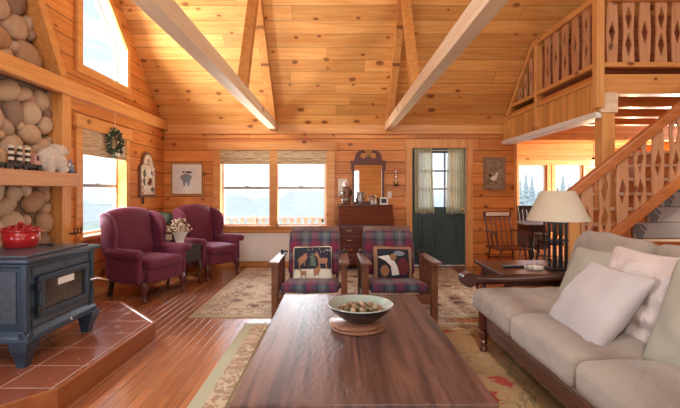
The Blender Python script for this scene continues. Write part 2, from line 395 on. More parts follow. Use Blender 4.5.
# plaid
def plaid(name, i, j, p=0.235):
    t = NT(name); ax = t.xyz()
    st = [(0.0, (0.20, 0.016, 0.05)), (0.20, (0.05, 0.03, 0.05)), (0.25, (0.20, 0.016, 0.05)), (0.32, (0.03, 0.034, 0.065)), (0.50, (0.10, 0.12, 0.13)), (0.66, (0.36, 0.33, 0.28)), (0.68, (0.10, 0.12, 0.13)), (0.82, (0.03, 0.034, 0.065)), (0.95, (0.20, 0.016, 0.05))]
    a = t.ramp(t.math('FRACT', t.math('ADD', t.math('DIVIDE', ax[i], p), 0.1)), st, 'CONSTANT')
    b = t.ramp(t.math('FRACT', t.math('ADD', t.math('DIVIDE', ax[j], p), 0.45)), st, 'CONSTANT')
    t.bump(t.noise(ax[3], 300, 2), 0.2, 0.002)
    return t.fin(t.mix(0.5, a, b), 0.9, Sheen_Weight=0.15)
M['plaid_back'] = plaid('tartan cloth on back', 0, 2); M['plaid_seat'] = plaid('tartan cloth on seat', 0, 1)
# chimney cobbles
t = NT('round fieldstones'); ax = t.xyz(); g = t.new('ShaderNodeNewGeometry')
n = t.noise(ax[3], 16, 5, 0.65)
c = t.ramp(g.outputs['Random Per Island'], [(0.0, (0.52, 0.37, 0.24)), (0.18, (0.46, 0.29, 0.165)), (0.34, (0.55, 0.42, 0.29)), (0.5, (0.39, 0.275, 0.18)), (0.64, (0.52, 0.37, 0.235)), (0.78, (0.48, 0.35, 0.23)), (0.93, (0.27, 0.18, 0.125)), (0.96, (0.58, 0.46, 0.33))], 'CONSTANT')
c = t.mix(0.55, c, t.mix(n, (0.45, 0.38, 0.33, 1), (1.4, 1.3, 1.2, 1)), 'MULTIPLY')
t.bump(n, 0.35, 0.01); M['cobble'] = t.fin(c, 0.75)
M['mortar'] = plain('brown mortar', (0.16, 0.10, 0.06, 1), 0.95, var=0.3, bump=0.5)
# quarry tiles
t = NT('quarry tiles'); ax = t.xyz(); T = 0.31
qx = t.math("DIVIDE", t.math("ADD", ax[0], 1.964-2.3), T); qy = t.math("DIVIDE", t.math("ADD", ax[1], -2.386+2.97), T)
ed = lambda q: t.math('MULTIPLY', t.math('MINIMUM', t.math('FRACT', q), t.math('SUBTRACT', 1.0, t.math('FRACT', q))), T)
g = t.smooth(t.math('MINIMUM', ed(qx), ed(qy)), 0.003, 0.006)
rv = t.white(t.comb(t.math('FLOOR', qx), t.math('FLOOR', qy), 2.0)); nn = t.noise(ax[3], 7, 4, 0.6)
c = t.mix(t.math('MULTIPLY_ADD', rv, 0.5, t.math('MULTIPLY', nn, 0.5)), (0.20, 0.055, 0.028, 1), (0.31, 0.105, 0.055, 1))
c = t.mix(g, (0.52, 0.38, 0.30, 1), c); t.bump(t.math('ADD', g, t.math('MULTIPLY', nn, 0.3)), 0.35, 0.006)
M['tile'] = t.fin(c, t.math('MULTIPLY_ADD', nn, 0.25, 0.12), spec=0.6)
# rugs (object space centred on the rug)
def rug(name, hx, hy, field, border, edge, motifs, scale, bands):
    t = NT(name); ax = t.xyz()
    wob = t.noise(ax[3], 5.0, 2.0)
    vx = t.math('ADD', ax[0], t.math('MULTIPLY', wob, 0.12)); vy = t.math('ADD', ax[1], t.math('MULTIPLY', t.noise(ax[3], 4.0, 2.0, dim='3D'), 0.12))
    v = t.voro(t.comb(vx, vy), scale); vc = t.new('ShaderNodeSeparateColor'); t.l.new(v.outputs['Color'], vc.inputs[0])
    d = v.outputs['Distance']
    fx = t.math('SUBTRACT', hx, t.math('ABSOLUTE', ax[0])); fy = t.math('SUBTRACT', hy, t.math('ABSOLUTE', ax[1])); e = t.math('MINIMUM', fx, fy)
    ring = t.math('LESS_THAN', t.math('ABSOLUTE', t.math('SUBTRACT', d, 0.33)), 0.035)
    petal = t.math('LESS_THAN', t.math('ADD', d, t.math('MULTIPLY', t.noise(ax[3], 16.0, 2.0), 0.45)), 0.44)
    vine = t.math('LESS_THAN', t.math('ABSOLUTE', t.math('SUBTRACT', t.noise(ax[3], 3.1, 2.5, 0.55, 1.2), 0.5)), 0.018)
    c = t.mix(t.smooth(t.noise(ax[3], 2.2, 4.0), 0.3, 0.7), field[0], field[1])
    c = t.mix(t.math('MULTIPLY', vine, 0.8), c, motifs[2])
    c = t.mix(t.math('MULTIPLY', ring, 0.7), c, motifs[1])
    c = t.mix(t.math('MULTIPLY', petal, 0.9), c, t.mix(t.math('GREATER_THAN', vc.outputs[0], 0.62), motifs[0], motifs[1]))
    bm_ = t.math('LESS_THAN', e, bands[1])
    v2 = t.noise(ax[3], 7.0, 2.0, 0.5, 1.5); sc_ = t.math('LESS_THAN', t.math('ABSOLUTE', t.math('SUBTRACT', v2, 0.5)), 0.045)
    c = t.mix(bm_, c, t.mix(t.math('MULTIPLY', sc_, 0.75), border[0], border[1]))
    c = t.mix(t.math('LESS_THAN', t.math('ABSOLUTE', t.math('SUBTRACT', e, bands[1])), 0.008), c, motifs[2])
    c = t.mix(t.math('LESS_THAN', e, bands[0]), c, edge)
    pile = t.noise(ax[3], 160, 2.0); c = t.mix(t.math('MULTIPLY', pile, 0.3), c, (0.1, 0.07, 0.05, 1))
    t.bump(pile, 0.5, 0.006)
    return t.fin(c, 0.95, spec=0.15)
M['rug_far'] = rug('cream floral rug', 1.71, 1.37, ((0.56, 0.47, 0.35, 1), (0.66, 0.58, 0.47, 1)), ((0.60, 0.51, 0.39, 1), (0.24, 0.16, 0.13, 1)), (0.46, 0.38, 0.25, 1), ((0.13, 0.085, 0.09, 1), (0.33, 0.2, 0.16, 1), (0.36, 0.28, 0.21, 1)), 3.4, (0.06, 0.30))
M['rug_near'] = rug('gold floral rug', 1.23, 1.55, ((0.33, 0.20, 0.095, 1), (0.45, 0.30, 0.15, 1)), ((0.36, 0.23, 0.14, 1), (0.62, 0.5, 0.34, 1)), (0.42, 0.40, 0.27, 1), ((0.36, 0.035, 0.03, 1), (0.40, 0.22, 0.11, 1), (0.20, 0.16, 0.075, 1)), 3.1, (0.10, 0.24))
# pictures
def canvas(name, stops, scale, dist=1.5):
    t = NT(name); ax = t.xyz(); return t.fin(t.ramp(t.noise(ax[3], scale, 3.0, 0.6, dist), stops), 0.35)
M['art_sampler'] = canvas('folk art panel', [(0.30, (0.35, 0.42, 0.30)), (0.42, (0.72, 0.66, 0.50)), (0.55, (0.62, 0.50, 0.34)), (0.62, (0.28, 0.06, 0.07)), (0.72, (0.12, 0.16, 0.2))], 7.0)
M['art_wash'] = canvas('pale wash paper', [(0.3, (0.60, 0.62, 0.63)), (0.7, (0.76, 0.75, 0.73))], 5.0)
M['art_inner'] = canvas('rustic panel', [(0.35, (0.14, 0.10, 0.06)), (0.5, (0.30, 0.22, 0.13)), (0.7, (0.42, 0.33, 0.2))], 14.0)

def wrinkled(m, scale=2.8, st=0.6, dist=0.05):
    t = m.node_tree; n = t.nodes; b = n['Principled BSDF']
    tc = n.new('ShaderNodeTexCoord'); no = n.new('ShaderNodeTexNoise'); no.inputs['Scale'].default_value = scale; no.inputs['Detail'].default_value = 3; no.inputs['Distortion'].default_value = 1.6
    b2 = n.new('ShaderNodeBump'); b2.inputs['Strength'].default_value = st; b2.inputs['Distance'].default_value = dist
    t.links.new(tc.outputs['Object'], no.inputs['Vector']); t.links.new(no.outputs[0], b2.inputs['Height'])
    if b.inputs['Normal'].links: t.links.new(b.inputs['Normal'].links[0].from_socket, b2.inputs['Normal'])
    t.links.new(b2.outputs[0], b.inputs['Normal'])
wrinkled(M['sofa']); wrinkled(M['pil_satin'], 6, 0.6, 0.03); wrinkled(M['pil_grey'], 5, 0.3, 0.02); wrinkled(M['pil_sage'], 5, 0.35, 0.02)
M['loftwall'] = wood('shade-dark red loft boards', (0.30, 0.10, 0.04, 1), (0.21, 0.06, 0.022, 1), 0, 2, 0.2, 2.9, 0.6, 0.5, 0.008, gdark=0.2)  # reddish wood, with the loft's shade painted into its dark tone
M['hearthwood'] = wood('red brown hearth edge', (0.40, 0.15, 0.05, 1), (0.29, 0.09, 0.03, 1), 1, 2, 0, knots=0, rough=0.4, coat=0.2)
# ------------------------------------------------------------------ the setting
XL, XR, YB, YF, YD, XE = -2.97, 7.5, -1.9, 7.09, 10.4, 3.1     # left wall, right wall, rear wall, far wall, dining wall, far wall's right end
RY, RZ = 2.6, 6.91                                              # ridge
roof = lambda y: 9.51 - y if y >= RY else 6.91 - (RY - y)
# floor
struct('floor', MB().box(-3.3, XR + 0.2, YB - 0.2, YD + 0.2, -0.12, 0.0), M['floor'])
# far wall (openings: double window, door)
W1 = (-2.02, -1.09, 0.66, 2.02); W2 = (-1.07, -0.14, 0.66, 2.02); DR = (1.30, 2.265, 0.0, 2.05)
mb = MB()
y0, y1 = YF, YF + 0.16
for x0, x1, z0, z1 in ((XL - 0.16, W1[0], 0, 2.43), (W1[0], W2[1], 0, 0.66), (W1[0], W2[1], 2.02, 2.43), (W2[1], DR[0], 0, 2.43), (DR[0], DR[1], 2.05, 2.43), (DR[1], XE, 0, 2.43)):
    mb.box(x0, x1, y0, y1, z0, z1)
mb.box(XE - 0.16, XE, YF + 0.16, YD + 0.16, 0, 2.5)             # return wall to the dining end
struct('wall_back', mb, M['wall_x'])
# left gable wall
WL = (4.75, 5.78, 0.745, 2.02); UW = (4.757, 5.80, 2.75)
mb = MB(); T0, T1 = XL - 0.17, XL
P = lambda poly: mb.prism(poly, YZ, T0, T1)
P([(YB, 0), (0.1, 0), (0.1, 2.42), (YB, 2.42)]); P([(0.1, 0), (1.35, 0), (1.35, 0.75), (0.1, 0.75)]); P([(0.1, 2.1), (1.35, 2.1), (1.35, 2.42), (0.1, 2.42)])
P([(1.35, 0), (1.5, 0), (1.5, 2.42), (1.35, 2.42)])
P([(4.42, 0), (WL[0], 0), (WL[0], 2.42), (4.42, 2.42)]); P([(WL[0], 0), (WL[1], 0), (WL[1], WL[2]), (WL[0], WL[2])])
P([(WL[0], WL[3]), (WL[1], WL[3]), (WL[1], 2.42), (WL[0], 2.42)]); P([(WL[1], 0), (YF + 0.16, 0), (YF + 0.16, 2.42), (WL[1], 2.42)])
P([(5.8, 2.42), (7.15, 2.42), (5.8, 3.78)]); P([(UW[0], 2.42), (UW[1], 2.42), (UW[1], UW[2]), (UW[0], UW[2])])
P([(UW[0], 4.33), (UW[1], 3.29), (UW[1], 3.78), (UW[0], 4.82)])
P([(4.44, 2.42), (UW[0], 2.42), (UW[0], 4.82), (2.6, 6.98), (2.6, 5.83)])
P([(1.5, 2.42), (2.6, 5.83), (2.6, 6.98), (YB, 2.48), (YB, 2.42)])
struct('wall_left', mb, M['wall_y'])
# right wall, with a large added opening for dining fill light
mb = MB(); T0, T1 = XR, XR + 0.16
P = lambda poly: mb.prism(poly, YZ, T0, T1)
P([(YB, 0), (7.4, 0), (7.4, 2.42), (YB, 2.42)]); P([(7.4, 0), (9.6, 0), (9.6, 0.7), (7.4, 0.7)]); P([(7.4, 2.1), (9.6, 2.1), (9.6, 2.5), (7.4, 2.5)]); P([(9.6, 0), (YD + 0.16, 0), (YD + 0.16, 2.5), (9.6, 2.5)])
P([(YB, 2.42), (7.15, 2.42), (2.6, 6.98), (YB, 2.48)])
struct('wall_right', mb, M['wall_y'])
# dining end wall with two windows
D1 = (4.62, 5.36, 0.84, 1.97); D2 = (5.54, 6.28, 0.84, 1.97)
mb = MB()
for x0, x1, z0, z1 in ((XE, D1[0], 0, 2.5), (D1[0], D2[1], 0, 0.84), (D1[0], D2[1], 1.97, 2.5), (D1[1], D2[0], 0.84, 1.97), (D2[1], XR, 0, 2.5)):
    mb.box(x0, x1, YD, YD + 0.16, z0, z1)
struct('wall_dining', mb, M['wall_x'])
# rear wall behind the camera: two wide windows
mb = MB(); RW = ((-1.7, 0.92), (2.6, 4.6))
xs = [XL - 0.16, RW[0][0], RW[0][1], RW[1][0], RW[1][1], XR + 0.16]
for i in range(5):
    if i in (1, 3): mb.box(xs[i], xs[i + 1], YB - 0.16, YB, 0, 0.45); mb.box(xs[i], xs[i + 1], YB - 0.16, YB, 2.15, 2.45)
    else: mb.box(xs[i], xs[i + 1], YB - 0.16, YB, 0, 2.45)
struct('wall_rear', mb, M['ceil'])  # paler ceiling boards lift this wall's tone in place of light
# roof: front slope, rear slope with three added openings for fill lamps
mb = MB()
mb.prism([(7.3, 2.21), (RY, RZ), (RY, RZ + 0.2), (7.3, 2.41)], YZ, XL - 0.17, XR + 0.16)
SK = [(-2.3, -1.0), (0.1, 1.4), (2.6, 3.9)]; s0, s1 = -0.9, 1.1
def slope(x0, x1, ya, yb): mb.prism([(ya, roof(ya)), (yb, roof(yb)), (yb, roof(yb) + 0.2), (ya, roof(ya) + 0.2)], YZ, x0, x1)
slope(XL - 0.17, XR + 0.16, YB - 0.2, s0); slope(XL - 0.17, XR + 0.16, s1, RY)
ex = [XL - 0.17] + [v for s in SK for v in s] + [XR + 0.16]
for i in range(0, len(ex), 2): slope(ex[i], ex[i + 1], s0, s1)
struct('ceiling', mb, M['ceil'])
# loft deck and dining ceiling
XLF = 2.88; YLF = 4.52
struct('trim_1', MB().box(XLF + 0.03, XR, YLF + 0.08, YD + 0.2, 2.50, 2.60), M['wall_x'], 'boarded loft floor over the dining end')
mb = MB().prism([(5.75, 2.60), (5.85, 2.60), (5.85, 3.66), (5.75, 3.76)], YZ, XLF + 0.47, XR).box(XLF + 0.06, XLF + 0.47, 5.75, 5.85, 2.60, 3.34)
struct('wall_loft', mb, M['loftwall'])  # added dark wall in place of the shade under the loft roof
# chimney
mb = MB().box(-3.45, -3.09, 1.5, 4.41, 0.0, 2.40)
mb.prism([(1.5, 2.40), (4.44, 2.40), (2.6, 5.83)], YZ, -3.45, -3.10)
root = sthing('chimney', 'round fieldstone chimney set into the left gable wall')
obj('mortar', mb, M['mortar'], root)
random.seed(5)
mb = MB(); placed = []
def try_stones(test, n, hi, lo):
    k = 0
    for it in range(n):
        rad = hi + (lo - hi) * (it / n) ** 0.8
        y, z = random.uniform(1.6, 4.6), random.uniform(0.15, 5.4)
        if not test(y, z, rad): continue
        if any((y - a) ** 2 + (z - b) ** 2 < ((rad + c) * 0.80) ** 2 for a, b, c in placed): continue
        placed.append((y, z, rad)); k += 1
    return k
low = lambda y, z, r: 2.9 < y < 4.45 - r * 0.85 and 0.14 < z < 2.33 - r * 0.55
edge_y = lambda z: 4.44 - (z - 2.42) * 0.54
high = lambda y, z, r: 2.4 < y < edge_y(z) - r * 0.75 and z > 2.50 + r * 0.5
try_stones(low, 14000, 0.125, 0.045); try_stones(high, 14000, 0.16, 0.05)
for y, z, r in placed:
    a = random.uniform(-0.6, 0.6); e = random.uniform(0.9, 1.28)
    m = Matrix.Rotation(a, 4, 'X')
    mb.ell((-3.085 + random.uniform(-0.015, 0.015), y, z), (0.03 + 0.42 * r, r * e * 1.08, r / e * 1.10), m, 2)
for v in mb.bm.verts:
    q = v.co * 5; v.co += Vector((0, noise.noise(q), noise.noise(q + Vector((7, 7, 7))))) * 0.028
obj('fieldstones', mb, M['cobble'], root, smooth='all')
# gable wall timbers
struct('trim_2', MB().box(XL - 0.01, -2.885, 1.3, YF, 2.335, 2.50, 0.008), M['trim_y'], 'long pine band beam across the left gable wall')
mb = MB().box(-3.13, -2.93, 4.395, 4.54, 0, 2.335, 0.006)
struct('trim_3', mb, M['trim_z'], 'upright pine post beside the stone chimney')
mb = MB().bar((-3.02, 4.40, 2.52), (-3.02, 2.62, 5.82), 0.22, 0.10, (0, 0.88, 0.47))
struct('trim_4', mb, M['trim_y'], 'slanted pine board edging the upper chimney')
# far wall header band, baseboards
mb = MB().box(XL, XE, YF - 0.035, YF, 2.28, 2.44, 0.004)
struct('trim_5', mb, M['trim_x'], 'pine header band along the top of the far wall')
mb = MB().box(XL, 1.18, YF - 0.025, YF, 0, 0.10, 0.004).box(2.38, XE, YF - 0.025, YF, 0, 0.10, 0.004)
struct('baseboard_back', mb, M['trim_x'])
struct('baseboard_left', MB().box(XL, XL + 0.025, 4.62, YF - 0.025, 0, 0.10, 0.004), M['trim_y'])
struct('trim_6', MB().box(XE - 0.02, XE + 0.02, YF - 0.03, YF + 0.17, 0, 2.33, 0.004), M['trim_z'], 'pine corner board at the end of the far wall')

# ---- windows
def sash_window(root, x0, x1, z0, z1, y, zm, f=0.05, mat='vinyl'):
    w = MB()
    w.box(x0, x0 + f, y, y + 0.04, z0, z1).box(x1 - f, x1, y, y + 0.04, z0, z1).box(x0 + f, x1 - f, y, y + 0.04, z0, z0 + f).box(x0 + f, x1 - f, y, y + 0.04, z1 - f, z1)
    obj('sash_frame', w, M[mat], root)
    if zm: obj('meeting_rail', MB().box(x0 + f, x1 - f, y - 0.015, y + 0.03, zm - 0.022, zm + 0.022, 0.004).box((x0 + x1) / 2 - 0.03, (x0 + x1) / 2 + 0.03, y - 0.03, y - 0.01, zm + 0.018, zm + 0.035), M['pewter'], root)
    obj('pane', MB().box(x0 + f, x1 - f, y + 0.018, y + 0.022, z0 + f, z1 - f), M['pane'], root)
r = sthing('window_1', 'double window with pine casing in the far wall', (0, 0, 0))
for w_ in (W1, W2): sash_window(r, w_[0] + 0.025, w_[1] - 0.025, 0.68, 2.0, YF + 0.08, 1.35, 0.04)
mb = MB().box(W1[0] - 0.1, W1[0] + 0.025, YF - 0.03, YF, 0.60, 2.01, 0.004).box(W2[1] - 0.025, W2[1] + 0.12, YF - 0.03, YF, 0.60, 2.01, 0.004).box(-1.15, -1.01, YF - 0.02, YF + 0.12, 0.66, 2.01, 0.004)
mb.box(-2.21, 0.02, YF - 0.045, YF, 2.0, 2.145, 0.005)
obj('casing', mb, M['trim_x'], r)
obj('sill', MB().box(-2.14, 0.0, YF - 0.07, YF + 0.12, 0.655, 0.70, 0.008).box(-2.12, -0.02, YF - 0.03, YF, 0.585, 0.66, 0.004), M['trim_x'], r)
# decal in the corner of the right pane
obj('decal', MB().prism([(-0.02, 0.03), (0.02, 0.03), (0.02, -0.005), (0, -0.035), (-0.02, -0.005)], lambda a, b, t: (-0.235 + a, t, 0.775 + b), YF + 0.094, YF + 0.097), M['black'], r)
# left wall windows
def left_window(name, label, Y0, Y1, z0, z1):
    r = sthing(name, label); xg = XL - 0.15; f = 0.045; zm = 1.36
    w = MB().box(xg, xg + 0.04, Y0, Y0 + f, z0, z1).box(xg, xg + 0.04, Y1 - f, Y1, z0, z1).box(xg, xg + 0.04, Y0 + f, Y1 - f, z0, z0 + f).box(xg, xg + 0.04, Y0 + f, Y1 - f, z1 - f, z1)
    obj('sash_frame', w, M['vinyl'], r)
    obj('meeting_rail', MB().box(xg, xg + 0.05, Y0 + f, Y1 - f, zm - 0.02, zm + 0.02, 0.004).box(xg + 0.045, xg + 0.065, (Y0 + Y1) / 2 - 0.03, (Y0 + Y1) / 2 + 0.03, zm + 0.01, zm + 0.03), M['pewter'], r)
    obj('pane', MB().box(xg + 0.018, xg + 0.022, Y0 + f, Y1 - f, z0 + f, z1 - f), M['pane'], r)
    w = MB().box(XL - 0.11, XL, Y0 - 0.001, Y0 + 0.02, z0, z1).box(XL - 0.11, XL, Y1 - 0.02, Y1 + 0.001, z0, z1)
    w.box(XL, XL + 0.03, Y0 - 0.09, Y0 + 0.02, z0 - 0.1, z1, 0.004).box(XL, XL + 0.03, Y1 - 0.02, Y1 + 0.08, z0 - 0.1, z1, 0.004).box(XL, XL + 0.045, Y0 - 0.12, Y1 + 0.12, z1, z1 + 0.15, 0.005)
    obj('casing', w, M['trim_y'], r)
    obj('sill', MB().box(XL - 0.11, XL + 0.07, Y0 - 0.1, Y1 + 0.1, z0 - 0.03, z0 + 0.015, 0.006), M['trim_y'], r)
left_window('window_2', 'tall sash window in the left wall beside the chimney post', WL[0], WL[1], WL[2], WL[3])
left_window('window_3', 'added fill-light window in the left wall beside the camera', 0.1, 1.35, 0.75, 2.1)  # added window out of view, opening for the left fill lamp
# trapezoid window
r = sthing('window_4', 'sloped-top window high in the left gable')
xg = XL - 0.15
zt = lambda y: 4.33 - (y - UW[0]) * (4.33 - 3.29) / (UW[1] - UW[0])
outer = [(UW[0], UW[2]), (UW[1], UW[2]), (UW[1], zt(UW[1])), (UW[0], zt(UW[0]))]
inset = lambda d: [(UW[0] + d, UW[2] + d), (UW[1] - d, UW[2] + d), (UW[1] - d, zt(UW[1]) - d * 0.42), (UW[0] + d, zt(UW[0]) - d * 2.42)]
def ringm(a, b, t0, t1):
    m_ = MB()
    for i in range(4):
        j = (i + 1) % 4; m_.prism([a[i], a[j], b[j], b[i]], YZ, t0, t1)
    return m_
obj('sash_frame', ringm(inset(0.0), inset(0.05), xg, xg + 0.04), M['vinyl'], r)
obj('jamb', ringm(inset(-0.002), inset(0.018), xg + 0.04, XL), M['vinyl'], r)
obj('pane', MB().prism(inset(0.05), YZ, xg + 0.018, xg + 0.022), M['pane'], r)
obj('casing', ringm(inset(-0.085), inset(0.012), XL, XL + 0.03), M['trim_y'], r)
# dining windows
for k, d_ in enumerate((D1, D2)):
    r = sthing('window_%d' % (5 + k), ('left' if k == 0 else 'right') + ' window of the dining end')
    sash_window(r, d_[0] + 0.01, d_[1] - 0.01, d_[2], d_[3], YD + 0.06, None, 0.04)
    mb = MB().box(d_[0] - 0.08, d_[0] + 0.015, YD - 0.03, YD, d_[2] - 0.1, d_[3] + 0.0, 0.004).box(d_[1] - 0.015, d_[1] + 0.08, YD - 0.03, YD, d_[2] - 0.1, d_[3], 0.004).box(d_[0] - 0.1, d_[1] + 0.1, YD - 0.04, YD, d_[3] - 0.01, d_[3] + 0.12, 0.004).box(d_[0] - 0.08, d_[1] + 0.08, YD - 0.05, YD, d_[2] - 0.1, d_[2] + 0.01, 0.004)
    obj('casing', mb, M['trim_x'], r)
r = sthing('window_7', 'added fill-light window in the right wall of the dining end')  # added window, opening for the dining fill lamp
obj('pane', MB().box(XR + 0.08, XR + 0.084, 7.4, 9.6, 0.7, 2.1), M['pane'], r)
obj('sash_frame', MB().box(XR + 0.05, XR + 0.1, 7.4, 7.46, 0.7, 2.1).box(XR + 0.05, XR + 0.1, 9.54, 9.6, 0.7, 2.1).box(XR + 0.05, XR + 0.1, 8.47, 8.53, 0.7, 2.1), M['vinyl'], r)
for k, (a, b) in enumerate(RW):
    r = sthing('window_%d' % (8 + k), 'wide gridded window behind the camera, ' + ('left' if k == 0 else 'right'))
    g_ = MB()
    for i in range(5):
        x = a + (b - a) * i / 4; g_.box(x - 0.03, x + 0.03, YB - 0.12, YB - 0.06, 0.45, 2.15)
    for z in (0.48, 1.0, 1.55, 2.12): g_.box(a, b, YB - 0.12, YB - 0.06, z - 0.025, z + 0.025)
    obj('sash_frame', g_, M['vinyl'], r)
# door
r = sthing('door_1', 'dark green door with a nine-pane window in the far wall')
y = YF + 0.05; dx0, dx1 = 1.315, 2.25; gx0, gx1, gz0, gz1 = 1.44, 2.125, 1.02, 1.96
mb = MB().box(dx0, gx0, y, y + 0.045, 0.01, 2.04).box(gx1, dx1, y, y + 0.045, 0.01, 2.04).box(gx0, gx1, y, y + 0.045, gz1, 2.04).box(gx0, gx1, y, y + 0.045, 0.01, gz0)
obj('slab', mb, M['door'], r)
mb = MB()
for a in (1.43, 1.81):
    b = a + 0.325; z0, z1 = 0.24, 0.86
    mb.box(a, b, y - 0.012, y, z0, z0 + 0.03, 0.005).box(a, b, y - 0.012, y, z1 - 0.03, z1, 0.005).box(a, a + 0.03, y - 0.012, y, z0 + 0.028, z1 - 0.028, 0.005).box(b - 0.03, b, y - 0.012, y, z0 + 0.028, z1 - 0.028, 0.005)
    mb.box(a + 0.07, b - 0.07, y - 0.008, y, z0 + 0.07, z1 - 0.07, 0.007)
obj('panel_moulding', mb, M['door'], r)
mb = MB()
for i in (1, 2):
    x = gx0 + (gx1 - gx0) * i / 3; mb.box(x - 0.014, x + 0.014, y + 0.005, y + 0.04, gz0, gz1)
    z = gz0 + (gz1 - gz0) * i / 3; mb.box(gx0, gx1, y + 0.006, y + 0.039, z - 0.014, z + 0.014)
obj('muntins', mb, M['bluegrey'], r)
obj('pane', MB().box(gx0, gx1, y + 0.02, y + 0.024, gz0, gz1), M['pane'], r)
mb = MB().box(1.20, 1.315, YF - 0.03, YF + 0.02, 0, 2.05, 0.004).box(2.25, 2.36, YF - 0.03, YF + 0.02, 0, 2.05, 0.004).box(1.19, 2.37, YF - 0.04, YF + 0.02, 2.04, 2.19, 0.005)
obj('casing', mb, M['trim_z'], r)
obj('door_handle', MB().tube([(2.2, y, 0.98), (2.2, y - 0.05, 0.98)], 0.012).ell((2.2, y - 0.06, 0.98), (0.027, 0.02, 0.027)), M['brass'], r, smooth=True)

# ---- roof trusses
def truss(xa, xb, label):
    r = sthing('roof_truss', label); xm = (xa + xb) / 2; w = xb - xa
    obj('tie_beam', MB().box(xa, xb, -1.8, YF, 2.335, 2.475, 0.004), M['beam'], r)
    d = 0.07 / 1.414
    obj('rafter', MB().bar((xm, 7.02 - d, 2.49 - d), (xm, RY - d + 0.12, 6.79 - d), w * 0.98, 0.13, (0, -0.7, -0.7)), M['truss'], r)
    obj('strut', MB().bar((xm, 4.68, 2.47), (xm, 5.42, 4.02), w * 0.92, 0.12, (0, -0.9, 0.42)), M['truss'], r)
truss(-1.127, -1.006, 'left roof truss with a pale tie beam and slanting strut')
truss(0.845, 0.955, 'right roof truss with a pale tie beam and slanting strut')
# ---- loft edge
r = sthing('loft_edge_beam', 'boarded edge and front beam of the loft over the dining end')
obj('fascia', MB().box(XLF, XLF + 0.045, YLF, YF, 2.16, 2.50), M['fascia'], r)
obj('cap_board', MB().box(XLF - 0.02, XLF + 0.06, YLF, YF, 2.49, 2.53, 0.004), M['trim_y'], r)
obj('lit_soffit', MB().box(XLF - 0.015, XLF + 0.16, YLF, YF, 2.10, 2.165, 0.004), M['vinyl'], r)  # window light on the underside painted in as a white strip
obj('front_beam', MB().box(XLF + 0.06, XR, YLF - 0.02, YLF + 0.13, 2.36, 2.575, 0.006), M['trim_x'], r)
for k in range(8):
    yy = 5.2 + 0.68 * k
    obj('joist', MB().box(XLF + 0.14, XR, yy, yy + 0.14, 2.36, 2.50, 0.004), M['joist'], r)
r = sthing('loft_post', 'square pine post carrying the corner of the loft')
obj('lower_post', MB().box(2.925, 3.065, YLF - 0.02, YLF + 0.12, 0, 2.15, 0.006), M['post'], r)
obj('post_block', MB().box(2.90, 3.09, YLF - 0.035, YLF + 0.13, 2.15, 2.37, 0.008), M['beam'], r)
obj('upper_post', MB().box(2.84, 2.925, YLF - 0.06, YLF + 0.03, 2.20, 4.1, 0.006), M['post'], r)
# ---- balusters with diamond cut-outs
def baluster_mb(h, kind, w=0.13, t=0.018, n=16):
    mb = MB(); half = w / 2
    cuts = [0.5] if kind == 0 else [0.3, 0.74]
    dh, dw = 0.14 * (h / 0.75) ** 0.3, 0.038
    for s in (-1, 1):
        out = []
        for i in range(n + 1):
            q = i / n; k = (sin(pi * q) if kind == 0 else abs(cos(pi * q)))
            out.append((s * half * (0.80 + 0.20 * k), q * h))
        inn = [(0, h)]
        for c_ in reversed(cuts): inn += [(0, c_ * h + dh), (s * dw, c_ * h), (0, c_ * h - dh)]
        inn.append((0, 0))
        mb.prism(out + inn, XZ, -t / 2, t / 2)
    return mb
def set_uneven(o): return o
r = thing('loft_railing', 'pine loft railing with diamond-cut flat balusters under the roof', 'railing', (XLF + 0.0, YLF, 2.53))
B = lambda n_, m_, mat, sm=False: obj(n_, m_, M[mat], r, sm, world=True)
xr = 2.90
B('handrail', MB().bar((xr, YLF, 3.42), (xr, 6.0, 3.42), 0.10, 0.07, bev=0.008), 'trim_y')
B('handrail', MB().bar((xr, 5.98, 3.42), (xr, 6.86, 2.56), 0.10, 0.07, bev=0.008), 'trim_y')
B('bottom_rail', MB().bar((xr, YLF, 2.685), (xr, 6.72, 2.685), 0.08, 0.055, bev=0.006), 'trim_y')
B('newel', MB().box(2.855, 2.945, 5.84, 5.92, 2.2, 3.40, 0.005), 'post')
for i, (yy, kind) in enumerate(((4.75, 1), (4.97, 0), (5.19, 1), (5.41, 0), (5.62, 1))):
    B('baluster', baluster_mb(0.67, kind).xf(Matrix.Translation((xr, yy, 2.715)) @ Matrix.Rotation(pi / 2, 4, 'Z')), 'baluster')
for yy in (6.08, 6.26, 6.44):
    hh = (3.35 - (yy - 5.98) * 0.98) - 2.715
    B('baluster', baluster_mb(max(0.12, hh), 0, 0.11).xf(Matrix.Translation((xr, yy, 2.715)) @ Matrix.Rotation(pi / 2, 4, 'Z')), 'baluster')
yf = YLF + 0.03
B('handrail', MB().bar((2.95, yf, 3.42), (5.0, yf, 3.42), 0.10, 0.07, bev=0.008), 'trim_x')
B('bottom_rail', MB().bar((2.95, yf, 2.685), (5.0, yf, 2.685), 0.08, 0.055, bev=0.006), 'trim_x')
for i in range(10):
    B('baluster', baluster_mb(0.67, i % 2).xf(Matrix.Translation((3.06 + 0.181 * i, yf, 2.715))), 'baluster')
